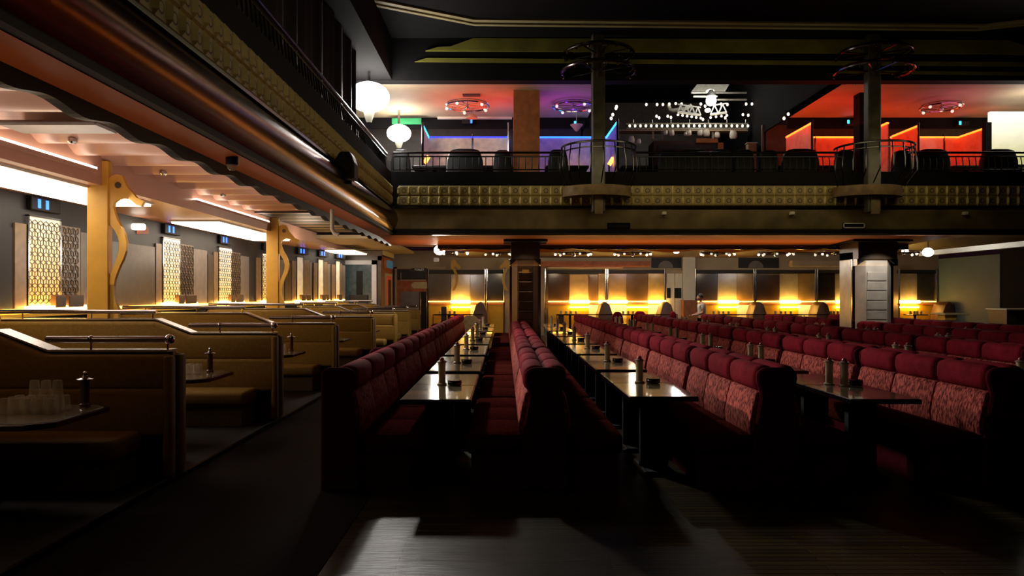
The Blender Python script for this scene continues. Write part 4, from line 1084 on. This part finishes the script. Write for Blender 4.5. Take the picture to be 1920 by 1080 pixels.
MB().rbox(W(1756,27.5), W(1772,27.5), -.03, .03, H(467,27.5), H(461,27.5), .02, 1).obj('board', 'green_sign', t)

# ================================================================== CHANDELIERS AND LAMPS UNDER THE BACK BALCONY
for k, (px,R,nb) in enumerate(((936,.42,5),(1075,.55,7),(1186,.55,7),(1345,.50,7),(1455,.50,8),(1565,.55,6),(1695,.4,4))):
    d = 22.0; hull_ring('chrome ring chandelier with small bulbs under the back balcony, %s from the left' % ORD[k], (W(px,d),d,H(474.5,d)), R, nb, 'chandeliers under the back balcony', 3.12-H(474.5,d))
hull_ring('chrome ring chandelier beside the white lamp left of the back bays', (W(850,21),21,H(472,21)), .45, 7, 'chandeliers under the back balcony', 3.12-H(472,21))
for k, (px,py,d,r) in enumerate(((824,469,20.0,.15),(1268,470,24.0,.11),(1740,473,20.5,.14),(1697,471.5,23,.10))):
    t = thing('pendant_ball_lamp', 'blinding white ball lamp under the back balcony, %s' % ['at the left by the toilet','above the white double door','at the right by the dark wall panel','just left of the rightmost ball lamp'][k], 'lamp', (W(px,d),d,H(py,d)), group='white ball lamps')
    MB().ball((0,0,0), r, 16, .85).obj('globe', 'lamp_white', t, smooth=True); MB().cyl((0,0,r*.8),(0,0,3.12-H(py,d)),.02).obj('stem', 'chrome', t)

# ================================================================== KIOSK AND TOILET DOOR IN THE LEFT BACK CORNER
KX = W(715,26.8)
t = struct('ceiling_kiosk_canopy', MB().box(LW+.2, W(710,21.2), 21.2, YB, H(447,21.2), H(447,21.2)+.10), 'plaster')
t = thing('kiosk', 'small shop kiosk with lettered fascia in the left back corner', 'kiosk', (0,26.8,0))
d = 26.8
m = MB().box(W(556,d), KX, .0, .1, H(480,d), H(470,d)); m.obj('fascia', 'grey_panel', t)
text('6.7.8.9', .17, 'plaster', 'lettering', t, (W(587,d), -.006, H(475,d)), (pi/2,0,0))
MB().box(W(562,d), W(600,d), .0, .1, 0, H(480,d)).box(W(708,d), KX, 0, .1, 0, H(480,d)).box(W(562,d), KX, 0, .1, H(488,d), H(480,d)).obj('front_wall', 'bronze_dark', t)
fr = MB().box(W(600,d), W(706,d), -.02, .02, H(496,d), H(488,d)).box(W(697,d), W(706,d), -.02, .02, 0, H(488,d)); fr.obj('frame', 'frosted', t)
MB().box(W(600,d), W(697,d), .02, .05, 0, H(496,d)).obj('glazing', 'teal_glass', t)
MB().box(W(668,d), W(680,d), -.0, .02, 0, H(508,d)).obj('mullion', 'black', t)
MB().box(W(655,d), W(690,d), -.1, .0, 0, H(553,d)).obj('low_cabinet', 'wall_dark', t)
MB().box(KX-.05, KX, .1, 2.6, 0, H(480,d)).obj('side_wall', 'stage_wood', t)
def sidep(px0, px1, py0, py1):     # a patch of the kiosk's side wall
    d0 = F*-KX/(VX-px0); d1 = F*-KX/(VX-px1); dm = (d0+d1)/2
    return d0-26.8, min(d1-26.8,2.65), H(py1,dm), H(py0,dm)
a,b,z0,z1 = sidep(716,739,467,482); MB().box(KX, KX+.06, a, b, z0, z1).obj('side_fascia', 'cream_trim', t)
a,b,z0,z1 = sidep(718,734,486,504); s_ = MB().box(KX, KX+.05, a, b, z0, z1).obj('side_sign', 'orange_wall', t)
mat('sign_blue', (70,130,170), .5, emit=(70,130,170), es=.15); mat('sign_red', (200,70,50), .5, emit=(200,70,50), es=.15)
MB().box(KX+.05, KX+.06, a+.5, b, z0+.03, z1-.05).obj('blue_patch', 'sign_blue', s_)
a,b,z0,z1 = sidep(720,733,513,600); MB().box(KX, KX+.05, a, b, 0, z1).obj('poster_frame', 'plaster', t)
a,b,z0,z1 = sidep(722,731,518,600); MB().box(KX+.05, KX+.06, a, b, 0, z1).obj('poster', 'sign_red', t)
a,b,z0,z1 = sidep(725,730,525,600); MB().box(KX+.06, KX+.07, a, b, 0, z1).obj('poster_figure', 'sign_brown', t)

t = thing('toilet_front', 'orange toilet entrance with dark sign and roller shutter', 'entrance', (0,YB-.1,0))
MB().box(bx(744), bx(799), .0, .1, 0, bz(503)).obj('panel', 'orange_wall', t)
MB().box(bx(741), bx(745), -.05, .1, 0, bz(501)).box(bx(741), bx(835), -.05, .1, bz(504), bz(501)).obj('frame', 'plaster', t)
s_ = MB().box(bx(746), bx(799), -.03, .0, bz(525), bz(505)).obj('sign_board', 'wall_dark', t)
MB().box(bx(752), bx(800), -.05, -.03, bz(526), bz(524.6)).box(bx(752), bx(753), -.05, -.03, bz(525), bz(511)).obj('sign_trim', 'plaster', s_)
MB().prism([(bx(772),bz(510)),(bx(801),bz(510)),(bx(801),bz(502.5)),(bx(776),bz(502.5)),(bx(770),bz(505)),(bx(769),bz(508))], 'y', -.06, -.03).obj('sign_plate', 'sign_brown', s_)
text('TOILET', .115, 'sign_white', 'lettering', t, (bx(787), -.07, bz(506)), (pi/2,0,0))
m = [(bx(801),bz(541)),(bx(801),bz(529)),(bx(777),bz(529)),(bx(773),bz(532)),(bx(771.5),bz(535)),(bx(773),bz(538)),(bx(777),bz(541))]
MB().prism(m, 'y', -.03, .0).obj('name_plate', 'cream_trim', t)
f = MB().box(bx(752), bx(786), -.02, .0, 0, bz(547))
for i in range(14): f.box(bx(753), bx(785), -.04, -.02, .1+i*.11, .17+i*.11)
f.obj('shutter', 'grey_panel', t)
MB().box(bx(787), bx(800), -.02, .0, 0, bz(547)).obj('side_door', 'black', t); MB().cyl((bx(789),-.03,.2),(bx(789),-.03,bz(548)),.02).obj('handle_bar', 'chrome', t)

# ================================================================== RIGHT END: small table, far counter
d = 24.0
t = thing('side_table', 'bright-topped table in front of the dark right wall panel', 'table', (W(1782,d),d,0))
MB().rbox(-.42, .38, -.4, .4, H(590,d), H(587,d), .01, 1).obj('tabletop', 'cream_trim', t); MB().prism([(-.28,H(600,d)),(.06,H(600,d)),(.1,H(590,d)),(-.3,H(590,d))], 'y', -.2, .2).obj('apron', 'ochre_post', t)
MB().cyl((-.1,0,0),(-.1,0,H(600,d)),.08).obj('pedestal', 'bronze_dark', t)
d = 20.5
t = thing('side_counter', 'grey counter with metal edge at the far right side', 'counter', (W(1905,d),d,0))
MB().box(-.25, 1.4, 0, .8, 0, H(582,d)).obj('body', 'bronze_dark', t); MB().rbox(-.3, 1.45, -.05, .85, H(582,d), H(579,d), .01, 1).obj('top', 'plaster', t)

# ================================================================== PERSON
def skin(name, verts, edges, radii, m, parent, root=0, sub=2):
    me = bpy.data.meshes.new(name); me.from_pydata(verts, edges, []); o = bpy.data.objects.new(name, me); COL.objects.link(o)
    o.parent = parent; me.materials.append(MATS[m])
    md = o.modifiers.new('Skin', 'SKIN'); md.use_smooth_shade = True
    for i, r in enumerate(radii):
        rr = r if isinstance(r, tuple) else (r,r); me.skin_vertices[0].data[i].radius = rr
    for i in range(len(verts)): me.skin_vertices[0].data[i].use_root = (i == root)
    s = o.modifiers.new('Sub', 'SUBSURF'); s.levels = s.render_levels = sub
    return o
d = 24.0
P = thing('person', 'person in a white shirt and dark trousers walking left beyond the red rows, hands forward', 'person', (W(1316,d),d,0))
# body faces -x
sh = .16
V_ = [(0,0,.88),(0,0,1.05),(-.01,0,1.22),(-.01,0,1.34),(-.03,0,1.41),(-.05,0,1.48),
      (-.01,-.17,1.33),(.0,-.2,1.08),(-.2,-.18,.99),(-.28,-.17,.99),
      (-.01,.17,1.33),(.0,.2,1.08),(-.2,.18,.98),(-.28,.17,.98),
      (-.02,-.085,.82),(-.06,-.09,.46),(-.03,-.09,.08),(-.13,-.09,.04),
      (.02,.085,.82),(.04,.09,.46),(.14,.09,.09),(.05,.09,.04)]
E_ = [(0,1),(1,2),(2,3),(3,4),(4,5),(3,6),(6,7),(7,8),(8,9),(3,10),(10,11),(11,12),(12,13),(0,14),(14,15),(15,16),(16,17),(0,18),(18,19),(19,20),(20,21)]
R_ = [.12,.115,.125,.11,.05,.05,.06,.048,.036,.03,.06,.048,.036,.03,.085,.06,.042,.035,.085,.06,.042,.035]
body = skin('body', V_, E_, R_, 'skin', P)
skin('shirt', [(0,0,.86),(0,0,1.05),(-.01,0,1.22),(-.01,0,1.35),(-.01,-.17,1.34),(0,-.19,1.14),(-.01,.17,1.34),(0,.19,1.14)], [(0,1),(1,2),(2,3),(3,4),(4,5),(3,6),(6,7)], [.15,.14,.15,.125,.075,.065,.075,.065], 'shirt', P)
skin('trousers', [(0,0,.86),(-.02,-.085,.80),(-.06,-.09,.46),(-.03,-.09,.1),(.02,.085,.80),(.04,.09,.46),(.14,.09,.11)], [(0,1),(1,2),(2,3),(0,4),(4,5),(5,6)], [.14,.1,.075,.06,.1,.075,.06], 'trousers', P)
hb = MB()
hb.v = []; 
hd = MB().ball((-.06,0,1.55), .095, 16, 1.22)
for i,v in enumerate(hd.v):
    x,y,z = v; k = 1-.22*max(0,(1.5-z)/.1); hd.v[i] = (-.06+(x+.06)*k*1.08, y*k*.86, z)
hd.add([(-.155,-.016,1.52),(-.155,.016,1.52),(-.188,0,1.525),(-.16,0,1.575)], [(0,1,2),(0,2,3),(1,3,2)])
hd.obj('head', 'skin', P, smooth=True)
hh = MB().ball((-.045,0,1.585), .102, 16, 1.0)
hh.v = [(x,y*.9,max(z, 1.56-.9*(x+.045)*-.6 if x < -.02 else 1.5)) for x,y,z in hh.v]; hh.obj('hair', 'hair', P, smooth=True)
for s, zz in ((-1,.99),(1,.98)):
    for i in range(5):
        if i < 4: v = [(-.30,s*(.145+.018*i)+s*.0,zz),(-.345,s*(.145+.018*i),zz-.004),(-.372-.004*(i in (1,2)),s*(.145+.017*i),zz-.02)]
        else: v = [(-.29,s*.14,zz),(-.31,s*.115,zz+.012),(-.335,s*.108,zz+.012)]
        skin('finger', v, [(0,1),(1,2)], [.0095,.0085,.007], 'skin', P, sub=1)

# ================================================================== LIGHTS, WORLD, CAMERA
def aim(p, q): return (Vector(q)-Vector(p)).to_track_quat('-Z','Y').to_euler()
for nm, p, q, e, ang in (('spot_flood_large', (W(692,15.3), 14.75, E(3.75)), (.3,7.3,.6), 4200, 78), ('spot_flood_small', (W(748,18.5)+.15, 17.9, E(3.7)), (1.0,11,.6), 1700, 80)):
    lamp(nm, p, e*.3, (1,.95,.88), .22, kind='SPOT', rot=aim(p,q), spot=ang, blend=.5)
for k, px in enumerate((936,1075,1186,1345,1455,1565)):
    lamp('lamp_chandelier', (W(px,24.5), 24.5, 2.7), 26, (1,.80,.52), .1)
lamp('lamp_flood_glow', (W(692,15.3)+.3, 15.6, E(3.95)), 90, (1,.95,.88), .2)
lamp('fill_column_right', (8.4, 16.12, 2.8), 60, (1,.93,.82), .06, kind='SPOT', rot=aim((8.4,16.12,2.8),(8.4,16.9,1.5)), spot=80)  # added spot without a fixture, brightens the column's mirror face
lamp('fill_column_left', (.48, 16.12, 2.8), 8, (1,.75,.5), .06, kind='SPOT', rot=aim((.48,16.12,2.8),(.48,16.9,1.5)), spot=80)  # weaker added spot for the dark column, no fixture either
lamp('bay_wash', (-4.2, 9.5, 2.2), 34, (1,.82,.70), kind='AREA', rot=(pi,0,0), size=1.6, size_y=9)  # added uplight, no fixture, brightens the corrugated ceiling
lamp('bay_side', (-5.3, 8.8, 2.75), 22, (1,.90,.80), kind='AREA', rot=aim((-5.3,8.8,2.75),(.8,7.6,1.0)), size=3.5, size_y=.4)  # added area light, strengthens the bay lights' throw onto the banquettes
lamp('bay_fill_front', (-5.6, 10.4, 3.0), 1500, (1,.86,.76), .15, kind='SPOT', rot=aim((-5.6,10.4,3.0),(.1,6.9,.75)), spot=26, blend=.7)  # added spot without a fixture, lights the left faces of the front banquettes
lamp('bay_fill_rear', (-5.6, 16.4, 3.0), 900, (1,.86,.76), .15, kind='SPOT', rot=aim((-5.6,16.4,3.0),(.2,12.4,.85)), spot=40, blend=.7)  # second added spot, for the banquettes farther back
lamp('lamp_house', (1.5, 2.8, 6.7), 16, (1,.88,.55), .3)
lamp('fill_front_booth', (-5.0, 4.6, 2.7), 11, (1,.72,.4), .2)  # added fill for the nearest booth, no lamp hangs here
lamp('lamp_ball_left', (W(824,20), 19.75, H(475,20)), 210, (1,.93,.78), .14)
lamp('lamp_ball_door', (W(1268,24), 23.8, H(476,24)), 110, (1,.97,.92), .1)
lamp('lamp_ball_right', (W(1740,20.5), 20.2, H(478,20.5)), 55, (.92,.97,1), .12)
lamp('lamp_stage', (W(1328,22), 21.2, H(196,22)), 22, (1,.98,.93), .12)
UP = (pi,0,0)
lamp('uplight_red_left', (W(890,17.6), 17.6, 5.5), 24, (1,.06,.02), kind='AREA', rot=UP, size=2.0, size_y=1.6)
lamp('uplight_purple', (W(1060,17.6), 17.6, 5.5), 9, (.40,.06,.95), kind='AREA', rot=UP, size=1.0, size_y=1.2)
lamp('uplight_red_right', (W(1560,17.4), 17.4, 5.5), 13, (1,.03,.01), kind='AREA', rot=UP, size=2.2, size_y=1.6)
lamp('uplight_magenta', (W(1790,17.4), 17.2, 5.5), 6, (.8,.12,.28), kind='AREA', rot=UP, size=1.2, size_y=1.2)
lamp('lamp_white_partition', (W(1925,17), 16.8, 5.7), 26, (1,.98,.9), .15)
lamp('lamp_column', (W(976,17.2), 17.0, 5.6), 14, (1,.5,.12), .1)
# added area lights without fixtures, brightening the balcony fronts
lamp('balcony_wash_back', (4.4, 14.5, 4.4), 28, (1,.82,.45), kind='AREA', rot=(pi/2,0,0), size=9, size_y=.3)
lamp('balcony_wash_left', (-1.2, 9.5, 4.2), 7, (1,.8,.45), kind='AREA', rot=(pi/2,0,pi/2), size=9, size_y=.3)
lamp('soffit_wash_back', (3.2, 17.1, 2.3), 34, (1,.58,.2), kind='AREA', rot=UP, size=11, size_y=.5)  # added uplight, no fixture, brightens the orange soffit
lamp('soffit_wash_left', (BX-.2, 8, 2.3), 6, (1,.6,.35), kind='AREA', rot=UP, size=.3, size_y=12)  # the same added uplight for the left soffit band
lamp('lamp_bay', (-5.0, 19.0, 2.7), 36, (1,.8,.6), .3)
w = bpy.data.worlds.new('World'); SC.world = w; w.use_nodes = True
bg = w.node_tree.nodes['Background']; bg.inputs[0].default_value = (.75,.22,.32,1); bg.inputs[1].default_value = .010
cam = bpy.data.cameras.new('camera'); co = bpy.data.objects.new('camera', cam); COL.objects.link(co)
co.location = (0,0,EYE); co.rotation_euler = (pi/2,0,0); cam.sensor_width = 36; cam.lens = F/1920*36
cam.shift_x = (960-VX)/1920; cam.shift_y = (VY-540)/1920; cam.clip_start = .05; cam.clip_end = 120
SC.camera = co
SC.view_settings.view_transform = 'Standard'; SC.view_settings.look = 'None'; SC.view_settings.exposure = 0; SC.view_settings.gamma = 1
c = SC.cycles
c.use_denoising = True; c.max_bounces = 5; c.diffuse_bounces = 3; c.glossy_bounces = 3; c.transmission_bounces = 5; c.transparent_max_bounces = 6
c.caustics_reflective = False; c.caustics_refractive = False; c.sample_clamp_indirect = 3; c.use_adaptive_sampling = True; c.adaptive_threshold = .02
try: c.denoiser = 'OPENIMAGEDENOISE'; c.denoising_input_passes = 'RGB_ALBEDO_NORMAL'
except Exception: pass
try: c.use_light_tree = True
except Exception: pass
